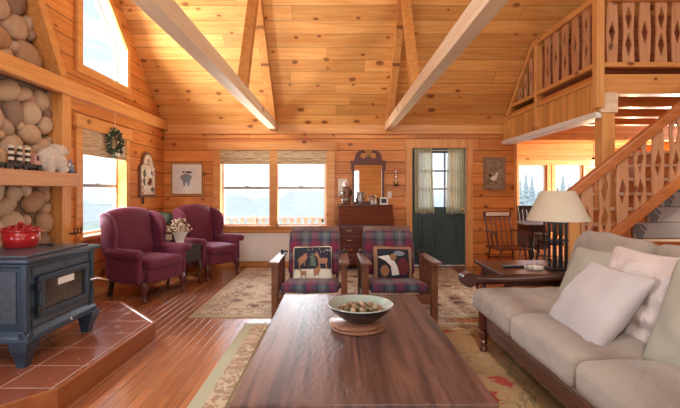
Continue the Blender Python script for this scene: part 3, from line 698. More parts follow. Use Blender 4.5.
# ---- staircase and its railing
YS = 4.20
zt_ = lambda x: 1.27 + (x - 2.42) * 0.787
zb_ = lambda x: 0.70 + (x - 2.65) * 0.80
r = thing('stair_railing', 'pine stair railing with diamond-cut balusters climbing right behind the sofa', 'railing', (2.42, YS, 0))
B('handrail', MB().bar((2.36, YS, zt_(2.36)), (4.6, YS, zt_(4.6)), 0.09, 0.095, bev=0.012), 'handrail')
B('bottom_rail', MB().bar((2.44, YS, zb_(2.44)), (4.6, YS, zb_(4.6)), 0.075, 0.10, bev=0.008), 'handrail')
B('newel', MB().box(2.36, 2.47, YS - 0.055, YS + 0.055, 0, 1.20, 0.006), 'post')
for i in range(10):
    x = 2.565 + 0.182 * i
    z0, z1 = zb_(x) + 0.0, zt_(x) - 0.02
    bm_ = baluster_mb(z1 - z0, 1 if i % 2 else 0, 0.128)
    for v in bm_.bm.verts:
        q = (v.co.z / (z1 - z0) - 0.5)
        v.co.z += v.co.x * 0.795
    B('baluster', bm_.shift((x, YS, z0)), 'baluster')
r = thing('staircase', 'wide stair with grey scroll-bordered runner climbing behind the sofa', 'staircase', (3.2, 4.9, 0))
for i in range(9):
    zt2 = 0.945 + 0.165 * (i - 3); x0 = 2.68 + 0.22 * (i - 3); y0 = 4.42 + 0.09 * max(0, i - 3)
    if zt2 < 0.2: continue
    if i < 3: x0 = 2.68 - 0.2 * (3 - i) + 0.4
    B('tread', MB().box(x0 - 0.03 + (0.35 if i < 3 else 0), 5.6, y0 - 0.035, y0 + 0.85, zt2 - 0.035, zt2, 0.008), 'beam')
    B('riser', MB().box(x0 + (0.35 if i < 3 else 0), 5.6, y0, y0 + 0.82, zt2 - 0.165, zt2 - 0.035), 'handrail')
    xs_ = x0 + 0.50
    if i >= 3:
        B('runner', MB().box(xs_, 5.5, y0 - 0.05, y0 + 0.0, zt2 - 0.160, zt2 + 0.006, 0.012), 'greycloth')
        sc_ = MB()
        sc_.prism([(xs_ + 0.02, zt2 - 0.158), (xs_ + 0.10, zt2 - 0.158), (xs_ + 0.05, zt2 - 0.01), (xs_ + 0.0, zt2 - 0.01)], XZ, y0 - 0.056, y0 - 0.048)
        for q in range(3): sc_.ell((xs_ + 0.06 + 0.02 * q, y0 - 0.052, zt2 - 0.13 + 0.045 * q), (0.05, 0.006, 0.018), Matrix.Rotation(0.8, 4, 'Y'), 2)
        B('runner_border', sc_, 'scroll')
# hearth
hp = [(-3.09, 4.26), (-2.217, 4.26), (-1.578, 3.587), (-1.60, 2.36), (-2.23, 1.68), (-3.09, 1.68)]
hearth = thing('hearth', 'raised red quarry-tile hearth with a wooden edge under the stove', 'hearth', (-2.3, 2.97, 0))
def shrink(poly, d):
    c = Vector((-3.09, 2.97)); out = []
    n = len(poly)
    for i in range(n):
        p0, p1, p2 = Vector(poly[i - 1]), Vector(poly[i]), Vector(poly[(i + 1) % n])
        a = (p1 - p0).normalized(); b = (p2 - p1).normalized()
        na, nb = Vector((a.y, -a.x)), Vector((b.y, -b.x)); k = (na + nb).normalized(); out.append(tuple(p1 + k * d / max(0.3, k.dot(na))))
    return out
obj('tile_top', MB().prism(shrink(hp, 0.028), XY, 0.02, 0.138).shift((2.3, -2.97, 0)), M['tile'], hearth)
mb = MB(); hi_ = shrink(hp, 0.03)
for i in range(5): mb.prism([hp[i], hp[i + 1], hi_[i + 1], hi_[i]], XY, 0.0, 0.145, 0.004)
obj('wood_edge', mb, M['hearthwood'], hearth, world=True)
# the tile grid in world position
for n_ in M['tile'].node_tree.nodes:
    pass
# mantel
mantel = thing('mantel_shelf', 'thick pine mantel shelf across the stone chimney', 'shelf', (-2.86, 3.0, 1.335))
obj('shelf_beam', MB().box(-3.12, -2.72, 1.6, 4.37, 1.335, 1.474, 0.006), M['mantel'], mantel, world=True)
# ------------------------------------------------------------------ furniture
# ---- wing chairs
def wing_chair():
    r = thing('wing_chair', 'maroon wing chair nearer the stove, in front of the left wall window', 'armchair', (0, 0, 0), 0, 'maroon wing chairs')
    obj('base', MB().rbox((0, 0.0, 0.305), (0.62, 0.60, 0.17), 0.035, 6), M['maroon'], r, 'all')
    obj('front_panel', MB().rbox((0, -0.325, 0.305), (0.52, 0.05, 0.165), 0.022, 7), M['maroon'], r, 'all')
    obj('seat_cushion', MB().rbox((0, -0.08, 0.435), (0.53, 0.60, 0.13), 0.05, 9, 0.02, wr=0.004), M['maroon'], r, 'all')
    def bk(p):
        u = p.x / 0.29; t = (p.z + 0.35) / 0.7
        if p.z > 0: p.z += 0.045 * (1 - min(1, u * u)) * t
        p.x *= 1.0 + 0.05 * t
        p.y += 0.10 * t * t - (0.03 * (1 - u * u) if p.y < 0 else 0)
        return p
    obj('backrest', MB().rbox((0, 0.245, 0.72), (0.58, 0.15, 0.70), 0.06, 12, 0, bk), M['maroon'], r, 'all')
    prof = [(0.36, 0.50), (0.36, 0.80), (0.385, 1.00), (0.34, 1.065), (0.24, 1.05), (0.14, 1.0), (0.075, 0.92), (0.06, 0.82), (0.085, 0.70), (0.06, 0.60), (0.02, 0.50)]
    pr2 = []
    for i in range(len(prof)):
        a, b = Vector(prof[i]), Vector(prof[(i + 1) % len(prof)]); pr2 += [tuple(a.lerp(b, 0.25)), tuple(a.lerp(b, 0.75))]
    for s in (-1, 1):
        w = MB().prism(pr2, YZ, -0.036, 0.036, 0.026, 3)
        for v in w.bm.verts:
            fwd = max(0, 0.34 - v.co.y); v.co.x = s * (0.318 + v.co.x + fwd * 0.16 + 0.03 * max(0, v.co.z - 0.6))
        obj('wing', w, M['maroon'], r, 'all')
        def am(p, s=s):
            f = (0.30 - p.y) / 0.6
            p.x += s * 0.03 * f; return p
        a = MB().rbox((s * 0.335, -0.03, 0.40), (0.075, 0.56, 0.38), 0.03, 7)
        a.rbox((s * 0.345, -0.06, 0.575), (0.125, 0.60, 0.105), 0.052, 9, 0, am)
        obj('arm', a, M['maroon'], r, 'all')
    for s in (-1, 1):
        pts = [(s * 0.285, -0.295, 0.24), (s * 0.292, -0.315, 0.19), (s * 0.297, -0.322, 0.14), (s * 0.293, -0.312, 0.08), (s * 0.293, -0.318, 0.035), (s * 0.294, -0.33, 0.018), (s * 0.294, -0.33, 0.0)]
        obj('front_leg', MB().tube(pts, [0.04, 0.042, 0.034, 0.02, 0.018, 0.034, 0.03], 12), M['cherry'], r, 'all')
        obj('back_leg', MB().bar((s * 0.26, 0.25, 0.25), (s * 0.26, 0.32, 0.0), 0.045, 0.05, (0, 1, 0), 0.006), M['blackwood'], r)
    return r
def facing(v): return math.atan2(v[0], -v[1])      # rz so that local -Y looks along v
wc = wing_chair(); wc.location = (-2.385, 5.145, 0); wc.rotation_euler = (0, 0, facing((0.908, -0.42)))
wc.scale = (1, 1, 0.975)
wc2 = copy_tree(wc, None, (-1.965, 6.30, 0), facing((0.86, -0.51)), 'maroon wing chair in the far corner, below the framed wash print')
# ---- drum table with a planter
st = thing('side_table', 'small dark side table between the two wing chairs', 'table', (-2.11, 5.69, 0), R(-30))
obj('tabletop', MB().box(-0.18, 0.18, -0.18, 0.18, 0.535, 0.56, 0.01), M['walnut'], st)
obj('apron', MB().box(-0.16, 0.16, -0.16, 0.16, 0.32, 0.535, 0.01), M['blackwood'], st)
for sx in (-1, 1):
    for sy in (-1, 1):
        obj('leg', MB().tube([(sx * 0.14, sy * 0.14, 0.33), (sx * 0.155, sy * 0.155, 0.24), (sx * 0.14, sy * 0.14, 0.1), (sx * 0.15, sy * 0.15, 0.0)], [0.025, 0.026, 0.014, 0.018], 10), M['walnut'], st, 'all')
pv = thing('flower_planter', 'white footed planter of dried cream flowers between the wing chairs', 'planter', (-2.145, 5.63, 0.56))
obj('pot', MB().lathe([(0.062, 0), (0.068, 0.015), (0.05, 0.035), (0.06, 0.07), (0.085, 0.13), (0.105, 0.16), (0.112, 0.172), (0.10, 0.172), (0.08, 0.13)], seg=24), M['ceramic'], pv, 'all')
random.seed(3); m1, m2 = MB(), MB()
for i in range(150):
    a = random.uniform(0, 2 * pi); e = random.uniform(0, pi / 2); q = 0.06 + 0.09 * random.random()
    p = (q * cos(a) * cos(e) * 1.15, q * sin(a) * cos(e) * 1.15, 0.18 + q * sin(e) * 1.2)
    (m1 if random.random() < 0.7 else m2).ell(p, (random.uniform(0.012, 0.024),) * 2 + (random.uniform(0.010, 0.02),), None, 1)
obj('flowers', m1, M['petal'], pv); obj('foliage', m2, M['pinecone'], pv)
# crate with a green throw in the corner
cr = thing('slatted_crate', 'slatted wooden crate in the corner behind the wing chairs', 'crate', (-2.70, 6.40, 0))
mb = MB()
for k in range(6):
    z = 0.05 + k * 0.125
    mb.box(-0.22, 0.22, -0.2, -0.18, z, z + 0.09).box(-0.22, 0.22, 0.18, 0.2, z, z + 0.09).box(-0.22, -0.2, -0.18, 0.18, z, z + 0.09).box(0.2, 0.22, -0.18, 0.18, z, z + 0.09)
obj('slats', mb, M['driftwood'], cr)
mb = MB()
for sx in (-1, 1):
    for sy in (-1, 1): mb.box(sx * 0.185 - 0.015, sx * 0.185 + 0.015, sy * 0.165 - 0.015, sy * 0.165 + 0.015, 0, 0.78)
obj('corner_posts', mb, M['mahog'], cr)
obj('bottom', MB().box(-0.2, 0.2, -0.18, 0.18, 0.02, 0.045).box(-0.2, 0.2, -0.18, 0.18, 0.74, 0.765), M['driftwood'], cr)
tag(obj('folded_throw', MB().rbox((0, 0, 0.095), (0.36, 0.32, 0.19), 0.09, 8, 0.02, wr=0.02), M['greygreen'], None, 'all', (-2.70, 6.40, 0.765)), 'grey-green throw heaped on the corner crate', 'blanket')
# ---- Morris chairs
def morris(label, seat_seed=0):
    r = thing('morris_chair', label, 'armchair', (0, 0, 0), 0, 'plaid reclining armchairs'); W = 0.352
    for s in (-1, 1):
        obj('front_post', MB().box(s * W - 0.032, s * W + 0.032, -0.40, -0.33, 0, 0.545, 0.006), M['oak'], r)
        obj('back_post', MB().box(s * W - 0.03, s * W + 0.03, 0.10, 0.16, 0, 0.545, 0.006), M['oak'], r)
        a = MB().prism([(-0.055, -0.49), (0.05, -0.49), (0.05, -0.2), (0.04, 0.18), (-0.04, 0.18), (-0.05, -0.2)] if s > 0 else [(0.055, -0.49), (-0.05, -0.49), (-0.05, -0.2), (-0.04, 0.18), (0.04, 0.18), (0.05, -0.2)], XY, 0.545, 0.572, 0.007).shift((s * W, 0, 0))
        obj('arm', a, M['oak'], r)
        mb = MB().box(s * W - 0.02, s * W + 0.02, -0.33, 0.33, 0.13, 0.21, 0.004).box(s * W - 0.02, s * W + 0.02, -0.33, 0.12, 0.48, 0.545, 0.004)
        obj('side_rail', mb, M['oak'], r)
        for k in range(5): obj('slat', MB().box(s * W - 0.008, s * W + 0.008, -0.28 + 0.085 * k, -0.24 + 0.085 * k, 0.21, 0.48), M['oak'], r)
        obj('peg', MB().tube([(s * (W - 0.06), 0.15, 0.59), (s * (W + 0.02), 0.15, 0.59)], 0.013, 8).box(s * W - 0.012, s * W + 0.012, 0.11, 0.18, 0.57, 0.615, 0.004), M['black'], r)
    obj('front_rail', MB().box(-W + 0.035, W - 0.035, -0.385, -0.35, 0.13, 0.225, 0.005), M['oak'], r)
    obj('back_rail', MB().box(-W + 0.03, W - 0.03, 0.315, 0.345, 0.13, 0.20, 0.005), M['oak'], r)
    mb = MB(); b0, b1 = Vector((0, 0.29, 0.22)), Vector((0, 0.505, 0.83))
    for sx in (-0.27, 0.27): mb.bar(b0 + Vector((sx, 0, 0)), b1 + Vector((sx, 0, 0)), 0.035, 0.028)
    for k in range(5):
        p = b0.lerp(b1, 0.22 + 0.76 * k / 4); mb.bar(p + Vector((-0.285, 0, 0)), p + Vector((0.285, 0, 0)), 0.022, 0.06, (0, 0.37, 0.93))
    obj('back_frame', mb, M['oak'], r)
    c = MB().rbox((0, -0.06, 0.258), (0.60, 0.64, 0.10), 0.045, 10, 0.010, None, tilt('X', -5.5), wr=0.004, seed=seat_seed)
    obj('seat_cushion', c, M['plaid_seat'], r, 'all')
    bc = MB().rbox((0, 0, 0), (0.60, 0.11, 0.52), 0.045, 10, wr=0.005, seed=seat_seed, mtx=tilt('X', -20)); bc.shift((0, 0.345, 0.555))
    obj('back_cushion', bc, M['plaid_back'], r, 'all')
    return r
mc = morris('plaid Morris armchair with the deer pillow, left of the pair', 1); mc.location = (-0.262, 4.53, 0.012); mc.rotation_euler = (0, 0, R(-1))
mc2 = copy_tree(mc, None, (0.635, 4.53, 0.012), R(2), 'plaid Morris armchair with the figure-print pillow, right of the pair')
def deer(sx, sc, dx, dy):
    pts = [(-0.055, 0.0), (-0.045, -0.05), (-0.05, -0.1), (-0.035, -0.1), (-0.03, -0.045), (0.03, -0.045), (0.033, -0.1), (0.047, -0.1), (0.045, -0.045), (0.05, 0.0), (0.062, 0.035), (0.085, 0.04), (0.09, 0.055), (0.068, 0.07), (0.085, 0.11), (0.07, 0.085), (0.066, 0.11), (0.056, 0.072), (0.045, 0.06), (0.03, 0.018), (-0.05, 0.022)]
    return [(sx * a * sc + dx, b * sc + dy) for a, b in pts]
def on_pillow(poly, w, h, t, off=0.004, n=9):
    mb = MB(); tmp = bmesh.new()
    f = tmp.faces.new([tmp.verts.new((a, b, 0)) for a, b in poly])
    bmesh.ops.triangulate(tmp, faces=[f])
    bmesh.ops.subdivide_edges(tmp, edges=list(tmp.edges), cuts=2, use_grid_fill=True)
    for v in tmp.verts:
        u, q = max(-0.999, min(0.999, v.co.x / (w / 2 * 0.97))), max(-0.999, min(0.999, v.co.y / (h / 2 * 0.97)))
        v.co.z = pil_h(u, q, t) + off
    return mb._add(tmp)
def rectp(x0, x1, y0, y1): return [(x0 + (x1 - x0) * i / 6, y0) for i in range(7)] + [(x1 + (x0 - x1) * i / 6, y1) for i in range(7)]
def circ(cx, cy, rx, ry, n=12, a0=0): return [(cx + rx * cos(a0 + 2 * pi * i / n), cy + ry * sin(a0 + 2 * pi * i / n)) for i in range(n)]
PW, PH, PT = 0.385, 0.36, 0.12
def throw_pillow(label, mat): return thing('throw_pillow', label, 'pillow')
p1 = thing('throw_pillow', 'dark pillow with deer in snow on the left plaid armchair', 'pillow', (-0.265, 4.67, 0.46)); p1.scale = (1.2, 1.17, 1.1)
p1.rotation_euler = frame_rot((1, 0.02, 0.02), (0.0, 0.33, 0.9))
obj('cover', pillow_mb(PW, PH, PT, wr=0.001, pin=0.05), M['snow'], p1, 'all')
Q = lambda poly, o=0.004: on_pillow(poly, PW, PH, PT, o)
obj('night_sky', Q(rectp(-0.174, 0.174, -0.055, 0.160)), M['navy'], p1, 'all')
mb = MB()
for s, k, dx, dy in ((1, 0.62, -0.10, 0.035), (-1, 0.85, 0.095, 0.03), (-1, 0.55, -0.085, -0.085), (1, 0.5, 0.035, -0.075)):
    mb.bm.from_mesh((lambda m_: (m_.bm.to_mesh(tm := bpy.data.meshes.new('t')), tm)[1])(Q(deer(s, k, dx, dy), 0.008)))
obj('deer_print', mb, M['fawn'], p1, 'all')
mb = Q([(-0.03, -0.03), (0.035, -0.03), (0.015, 0.02), (0.025, 0.02), (0.003, 0.10), (-0.02, 0.02), (-0.01, 0.02)], 0.007)
obj('tree_print', mb, M['greygreen'], p1, 'all')
mb = MB(); random.seed(2)
for i in range(26):
    x, y = random.uniform(-0.15, 0.15), random.uniform(0.02, 0.14)
    mb.ell((x, y, pil_h(x / 0.187, y / 0.175, PT) + 0.006), (0.0035, 0.0035, 0.002), None, 1)
obj('snowflake_print', mb, M['snow'], p1)
p2 = thing('throw_pillow', 'tan pillow printed with a seated figure, on the right plaid armchair', 'pillow', (0.645, 4.67, 0.46)); p2.scale = (1.2, 1.17, 1.1)
p2.rotation_euler = frame_rot((1, 0.05, -0.03), (0.0, 0.33, 0.9))
obj('cover', pillow_mb(PW, PH, PT, wr=0.001, pin=0.05), M['tan'], p2, 'all')
obj('dark_panel', Q(rectp(-0.15, 0.15, -0.14, 0.14)), M['navy'], p2, 'all')
obj('red_print', Q(circ(0.085, -0.03, 0.058, 0.085), 0.008), M['winered'], p2, 'all')
obj('grey_print', Q([(-0.15, 0.06), (-0.05, 0.075), (0.0, 0.03), (0.03, -0.03), (0.05, -0.11), (-0.02, -0.12), (-0.03, -0.03), (-0.08, 0.02)], 0.010), M['mat_white'], p2, 'all')
obj('fawn_print', Q(circ(-0.005, 0.055, 0.032, 0.036), 0.013), M['fawn'], p2, 'all')
obj('toy_print', Q(circ(-0.085, -0.075, 0.042, 0.055), 0.008), M['fawn'], p2, 'all')
obj('cap_print', Q(circ(0.055, 0.095, 0.055, 0.026), 0.009), M['bluegrey'], p2, 'all')
# ---- coffee table
ct = thing('coffee_table', 'large dark plank coffee table with hammered top', 'table', (0.11, 2.466, 0))
def topfn(p):
    return p
obj('tabletop', MB().box(-0.53, 0.53, -0.861, 0.861, 0.405, 0.45, 0.006), M['table'], ct)
for sx in (-1, 1):
    for sy in (-1, 1): obj('leg', MB().box(sx * 0.44 - 0.05, sx * 0.44 + 0.05, sy * 0.75 - 0.05, sy * 0.75 + 0.05, 0.014, 0.405, 0.008), M['walnut'], ct)
obj('apron', MB().box(-0.40, 0.40, -0.77, -0.74, 0.32, 0.405).box(-0.40, 0.40, 0.74, 0.77, 0.32, 0.405).box(-0.455, -0.425, -0.70, 0.70, 0.32, 0.405).box(0.425, 0.455, -0.70, 0.70, 0.32, 0.405), M['walnut'], ct)
bx, by = 0.135, 2.52
def disc(rr, z): return MB().lathe([(rr - 0.012, 0), (rr, 0.006), (rr, 0.014), (rr - 0.01, 0.02)], (0, 0, 0), 40)
tag(obj('round_board', disc(0.168, 0), M['trivet'], None, True, (bx, by, 0.4505)), 'round wooden board lying on the coffee table, lower of the two', 'board')
tag(obj('round_board', disc(0.172, 0), M['trivet'], None, True, (bx - 0.006, by + 0.01, 0.471)), 'round wooden board directly under the bowl, upper of the two', 'board')
bw = thing('bowl', 'wide celadon-lined dark bowl on round boards on the coffee table', 'bowl', (bx + 0.015, by, 0.4915))
obj('outer', MB().lathe([(0.075, 0), (0.085, 0.003), (0.13, 0.03), (0.172, 0.066), (0.199, 0.1), (0.2015, 0.104), (0.196, 0.104), (0.166, 0.066), (0.12, 0.032), (0.01, 0.02)], seg=48), M['bowl_out'], bw, 'all')
obj('lining', MB().lathe([(0.2025, 0.1015), (0.2035, 0.1055), (0.199, 0.1075), (0.195, 0.104), (0.164, 0.0665), (0.118, 0.0335), (0.06, 0.0245), (0.001, 0.0235)], seg=48, cap=False), M['bowl_in'], bw, 'all')
random.seed(11); spots = []; proto = {}
for ring, (nr, rr, zz) in enumerate(((1, 0, 0.042), (6, 0.042, 0.042), (12, 0.083, 0.048), (15, 0.122, 0.062), (1, 0.01, 0.072), (5, 0.05, 0.072), (9, 0.09, 0.078))):
    for k in range(nr):
        a = 2 * pi * k / max(1, nr) + ring * 0.7 + random.uniform(-0.08, 0.08)
        spots.append((rr * cos(a), rr * sin(a), zz))
for i, (x, y, z) in enumerate(spots):
    kind = random.choice(('nut', 'nut', 'nut2', 'nut3'))
    if kind not in proto:
        mb = MB().ell((0, 0, 0), (0.0195, 0.0165, 0.0165), None, 3)
        for v in mb.bm.verts:
            q = v.co.normalized(); v.co *= 1 + 0.05 * noise.noise(v.co * 160) + (0.06 if abs(q.y) < 0.1 else 0)
        o = obj('nut', mb, M[kind], None, 'all'); proto[kind] = o
    else: o = proto[kind].copy(); C.objects.link(o)
    o.location = (bx + 0.015 + x, by + y, 0.4915 + z); o.rotation_euler = (random.uniform(0, 6), random.uniform(0, 6), random.uniform(0, 6))
    tag(o, {'nut': 'brown nut in the heap inside the bowl', 'nut2': 'pale tan nut in the heap inside the bowl', 'nut3': 'dark olive-brown nut in the heap inside the bowl'}[kind], 'nut', 'nuts in the bowl')
# ---- rugs
def rug_mb(hx, hy, th=0.012):
    mb = MB().box(-hx, hx, -hy, hy, 0, th, 0.004); return mb
r = thing('area_rug', 'cream floral rug under the plaid armchairs', 'rug', (0.21, 5.53, 0))
obj('pile', rug_mb(1.71, 1.365), M['rug_far'], r)
r = thing('area_rug', 'gold rug with red blossoms under the coffee table', 'rug', (0.34, 2.45, 0))
obj('pile', rug_mb(1.22, 1.50), M['rug_near'], r)
random.seed(8); fr = MB()
for k in range(330):
    x = -1.22 + 2.44 * k / 329
    fr.bar((x, 1.49, 0.005), (x + random.uniform(-0.012, 0.012), 1.49 + random.uniform(0.045, 0.075), 0.003), 0.004, 0.004)
obj('fringe', fr, M['snow'], r, kind='stuff')
# ---- sofa
sf = thing('sofa', 'taupe sofa with reeded dark wood rail at the right edge', 'sofa', (1.65, 2.1, 0))
S = lambda n_, m_, mat, sm=False: obj(n_, m_, M[mat], sf, sm, world=True)
mb = MB().box(1.19, 1.24, 0.80, 3.30, 0.17, 0.33)
for k in range(8):
    z = 0.185 + k * 0.0185; mb.tube([(1.19, 0.80, z), (1.19, 3.22, z)], 0.0085, 8)
S('front_rail', mb, 'sofawood', True)
S('base_frame', MB().box(1.24, 2.12, 0.80, 3.40, 0.17, 0.33).box(2.10, 2.18, 0.80, 3.40, 0.33, 0.80, 0.01), 'sofawood')
for yy in (3.27, 0.86):
    S('leg', MB().lathe([(0.022, 0), (0.03, 0.012), (0.026, 0.03), (0.021, 0.05), (0.034, 0.075), (0.024, 0.09), (0.038, 0.12), (0.04, 0.15), (0.028, 0.165), (0.042, 0.18), (0.042, 0.34)], (1.178, yy, 0.013), 16), 'mahog', True)
    S('back_leg', MB().box(2.09, 2.17, yy - 0.04, yy + 0.04, 0.0, 0.17, 0.006), 'mahog')
for yy, s in ((3.44, 1), (0.72, -1)):
    pts, pr = [], []
    for i in range(15):
        q = i / 14; x = 1.10 + q * 1.02
        z = 0.545 + 0.055 * (q ** 1.4) - 0.018 * sin(pi * q)
        pts.append((x, yy, z)); pr.append(0.042 - 0.012 * sin(pi * q) + (0.006 if i < 2 else 0))
    a = MB().tube(pts, pr, 14); a.tube([(1.105, yy - 0.055, 0.55), (1.105, yy + 0.055, 0.55)], 0.06, 18).tube([(1.105, yy - 0.06, 0.55), (1.105, yy + 0.06, 0.55)], 0.026, 14)
    S('arm', a, 'walnut', True)
    S('arm_support', MB().tube([(1.20, yy - 0.05 * s, 0.34), (1.21, yy - 0.01 * s, 0.42), (1.20, yy, 0.52)], [0.04, 0.028, 0.035], 12).box(1.26, 2.10, yy - 0.02, yy + 0.02, 0.30, 0.42, 0.006), 'mahog', True)
for k, (ya, yb) in enumerate(((2.685, 3.395), (1.96, 2.675), (1.24, 1.95), (0.80, 1.23))):
    d = yb - ya
    def fr_(p, k=k, d=d):
        q_ = noise.noise(Vector((p.x * 2.2 + k, p.y * 9 + 2 * noise.noise(Vector((p.x * 3, p.y * 3, k))), 2.0)))
        p.z += (1 if p.z > 0.02 else 0) * 0.014 * (1 - 2.2 * abs(q_)) * max(0, 1 - (2 * p.y / d) ** 4)
        if p.z > 0: p.z += 0.012 * noise.noise(Vector((p.x * 4, p.y * 4 + k * 3, 1))) 
        return p
    S('seat_cushion', MB().rbox((1.52, (ya + yb) / 2, 0.405), (0.80, d, 0.17), 0.052, 26, 0.022, fr_, wr=0.009, seed=k * 3.1), 'sofa', 'all')
for k, (ya, yb) in enumerate(((2.64, 3.40), (1.88, 2.62), (1.12, 1.86))):
    d = yb - ya
    def bf(p, k=k):
        p.x -= 0.05 * max(0, 1 - (p.z / 0.27) ** 2) * max(0, 1 - (p.y / 0.37) ** 2) if p.x < 0 else 0
        return p
    S('back_cushion', MB().rbox((2.015, (ya + yb) / 2, 0.70), (0.22, d, 0.53), 0.10, 13, 0, bf, tilt('Y', 19), wr=0.022, seed=5 + k * 2.3), 'sofa', 'all')
def sofa_pillow(label, c, u, v, w, h, t, mat, seed, sat=0.0, wr=0.011):
    o = obj('throw_pillow', pillow_mb(w, h, t, 34 if sat else 22, wr, seed, sat), M[mat], None, 'all', c, frame_rot(u, v)); tag(o, label, 'pillow'); return o
sofa_pillow('sage grey pillow tucked in the far corner of the sofa', (1.825, 2.92, 0.67), (0.14, -0.40, 0), (0.22, 0, 0.37), 0.44, 0.46, 0.19, 'pil_sage', 2)
sofa_pillow('large pale grey velvet pillow leaning in front on the sofa', (1.475, 2.34, 0.645), (-0.025, -0.5, 0.0), (0.265, -0.02, 0.345), 0.57, 0.51, 0.22, 'pil_grey', 4)
sofa_pillow('blush satin ruched pillow behind the grey velvet pillow', (1.66, 2.23, 0.70), (0.06, -0.5, 0), (0.16, 0, 0.45), 0.58, 0.56, 0.17, 'pil_satin', 6, 0.011)
sofa_pillow('sage grey pillow at the near right edge of the sofa', (1.615, 1.74, 0.71), (0.05, -0.46, 0), (0.17, 0, 0.42), 0.56, 0.56, 0.17, 'pil_sage', 9)
# ---- end table, lamp
et = thing('end_table', 'dark end table behind the sofa arm', 'table', (1.86, 3.86, 0))
obj('tabletop', MB().box(-0.445, 0.445, -0.36, 0.36, 0.55, 0.58, 0.008), M['walnut'], et)
obj('apron', MB().box(-0.38, 0.38, -0.30, 0.30, 0.46, 0.55, 0.004), M['walnut'], et)
for sx in (-1, 1):
    for sy in (-1, 1): obj('leg', MB().bar((sx * 0.36, sy * 0.28, 0.55), (sx * 0.38, sy * 0.30, 0), 0.045, 0.045, (0, 1, 0), 0.005), M['walnut'], et)
lp = thing('table_lamp', 'table lamp with dark open-rod base and wide cream shade', 'lamp', (2.0, 3.70, 0.58))
obj('base', MB().box(-0.09, 0.09, -0.07, 0.07, 0, 0.02, 0.005), M['black'], lp)
for i, (x, y) in enumerate(((-0.055, -0.04), (0.055, -0.04), (-0.055, 0.04), (0.055, 0.04), (0, -0.04), (0, 0.04))):
    obj('rod', MB().box(x - 0.009, x + 0.009, y - 0.009, y + 0.009, 0.02, 0.44), M['black'], lp)
obj('crossbar', MB().box(-0.075, 0.075, -0.05, 0.05, 0.26, 0.275).box(-0.075, 0.075, -0.05, 0.05, 0.42, 0.435), M['iron'], lp)
obj('socket', MB().tube([(0, 0, 0.43), (0, 0, 0.55)], 0.016).tube([(0, 0, 0.67), (0, 0, 0.735)], 0.006).bar((-0.14, 0, 0.69), (0.14, 0, 0.69), 0.006, 0.006), M['brass'], lp)
obj('bulb', MB().ell((0, 0, 0.59), (0.03, 0.03, 0.045)), M['white'], lp, 'all')
obj('lamp_shade', MB().lathe([(0.262, 0.445), (0.14, 0.71), (0.1365, 0.71), (0.2585, 0.447)], seg=40, cap=False), M['shade'], lp, 'all')
rm = thing('remote_control', 'black remote control on the dark end table', 'remote', (1.64, 3.80, 0.58), R(8))
obj('body', MB().box(-0.10, 0.10, -0.025, 0.025, 0, 0.018, 0.006), M['black'], rm)
mb = MB()
for i in range(6):
    for j in range(3): mb.box(-0.085 + i * 0.028, -0.07 + i * 0.028, -0.017 + j * 0.013, -0.009 + j * 0.013, 0.018, 0.0205)
obj('buttons', mb, M['bluegrey'], rm)
cs = thing('coaster_stack', 'small pale stack of coasters in a rack beside the table lamp', 'coasters', (1.80, 3.72, 0.58), R(20))
for i in range(3): obj('coaster', MB().box(-0.05, 0.05, -0.05, 0.05, 0.004 + i * 0.008, 0.010 + i * 0.008, 0.002), M['cream'], cs)
obj('rack', MB().box(-0.06, 0.06, -0.06, 0.06, 0, 0.0035).tube([(-0.055, -0.03, 0), (-0.055, -0.03, 0.045), (-0.055, 0.03, 0.045), (-0.055, 0.03, 0)], 0.004, 6).tube([(0.055, -0.03, 0), (0.055, -0.03, 0.045), (0.055, 0.03, 0.045), (0.055, 0.03, 0)], 0.004, 6), M['pewter'], cs)
# ---- wood stove (faces +X)
sv = thing('wood_stove', 'blue-grey cast iron and soapstone wood stove on the tile hearth', 'stove', (-2.28, 3.0, 0.138))
V = lambda n_, m_, mat, sm=False: obj(n_, m_, M[mat], sv, sm, world=True)
ya, yb, xf, xb = 2.67, 3.38, -2.02, -2.60
V('body', MB().box(xb, xf, ya, yb, 0.36, 0.80, 0.008), 'iron')
V('side_panel', MB().box(xb + 0.06, xf - 0.06, ya - 0.008, ya + 0.004, 0.42, 0.76, 0.003), 'soap')
V('side_panel', MB().box(xb + 0.06, xf - 0.06, yb - 0.004, yb + 0.008, 0.42, 0.76, 0.003), 'soap')
for yy in (ya, yb):
    for xx in (xf, xb): V('corner_column', MB().box(xx - 0.03, xx + 0.018, yy - 0.02, yy + 0.02, 0.36, 0.80, 0.01), 'iron')
V('cornice', MB().prism([(xb - 0.02, ya - 0.02), (xf + 0.025, ya - 0.02), (xf + 0.025, yb + 0.02), (xb - 0.02, yb + 0.02)], XY, 0.785, 0.815, 0.01), 'iron')
V('top_plate', MB().box(xb - 0.05, xf + 0.055, ya - 0.055, yb + 0.055, 0.815, 0.845, 0.012), 'iron')
V('top_slab', MB().box(xb, xf - 0.01, ya + 0.02, yb - 0.02, 0.845, 0.86, 0.004), 'soap')
V('plinth', MB().prism([(-0.03, 0.30), (0.035, 0.30), (0.028, 0.335), (0.0, 0.375), (-0.03, 0.375)], lambda a, b, t: (xf + a, t, b), ya - 0.03, yb + 0.03, 0.006).prism([(0.03, 0.30), (-0.035, 0.30), (-0.028, 0.335), (0, 0.375), (0.03, 0.375)], lambda a, b, t: (t, ya + a, b), xb - 0.03, xf + 0.03, 0.006).box(xb - 0.02, xf, ya, yb + 0.03, 0.30, 0.37), 'iron')
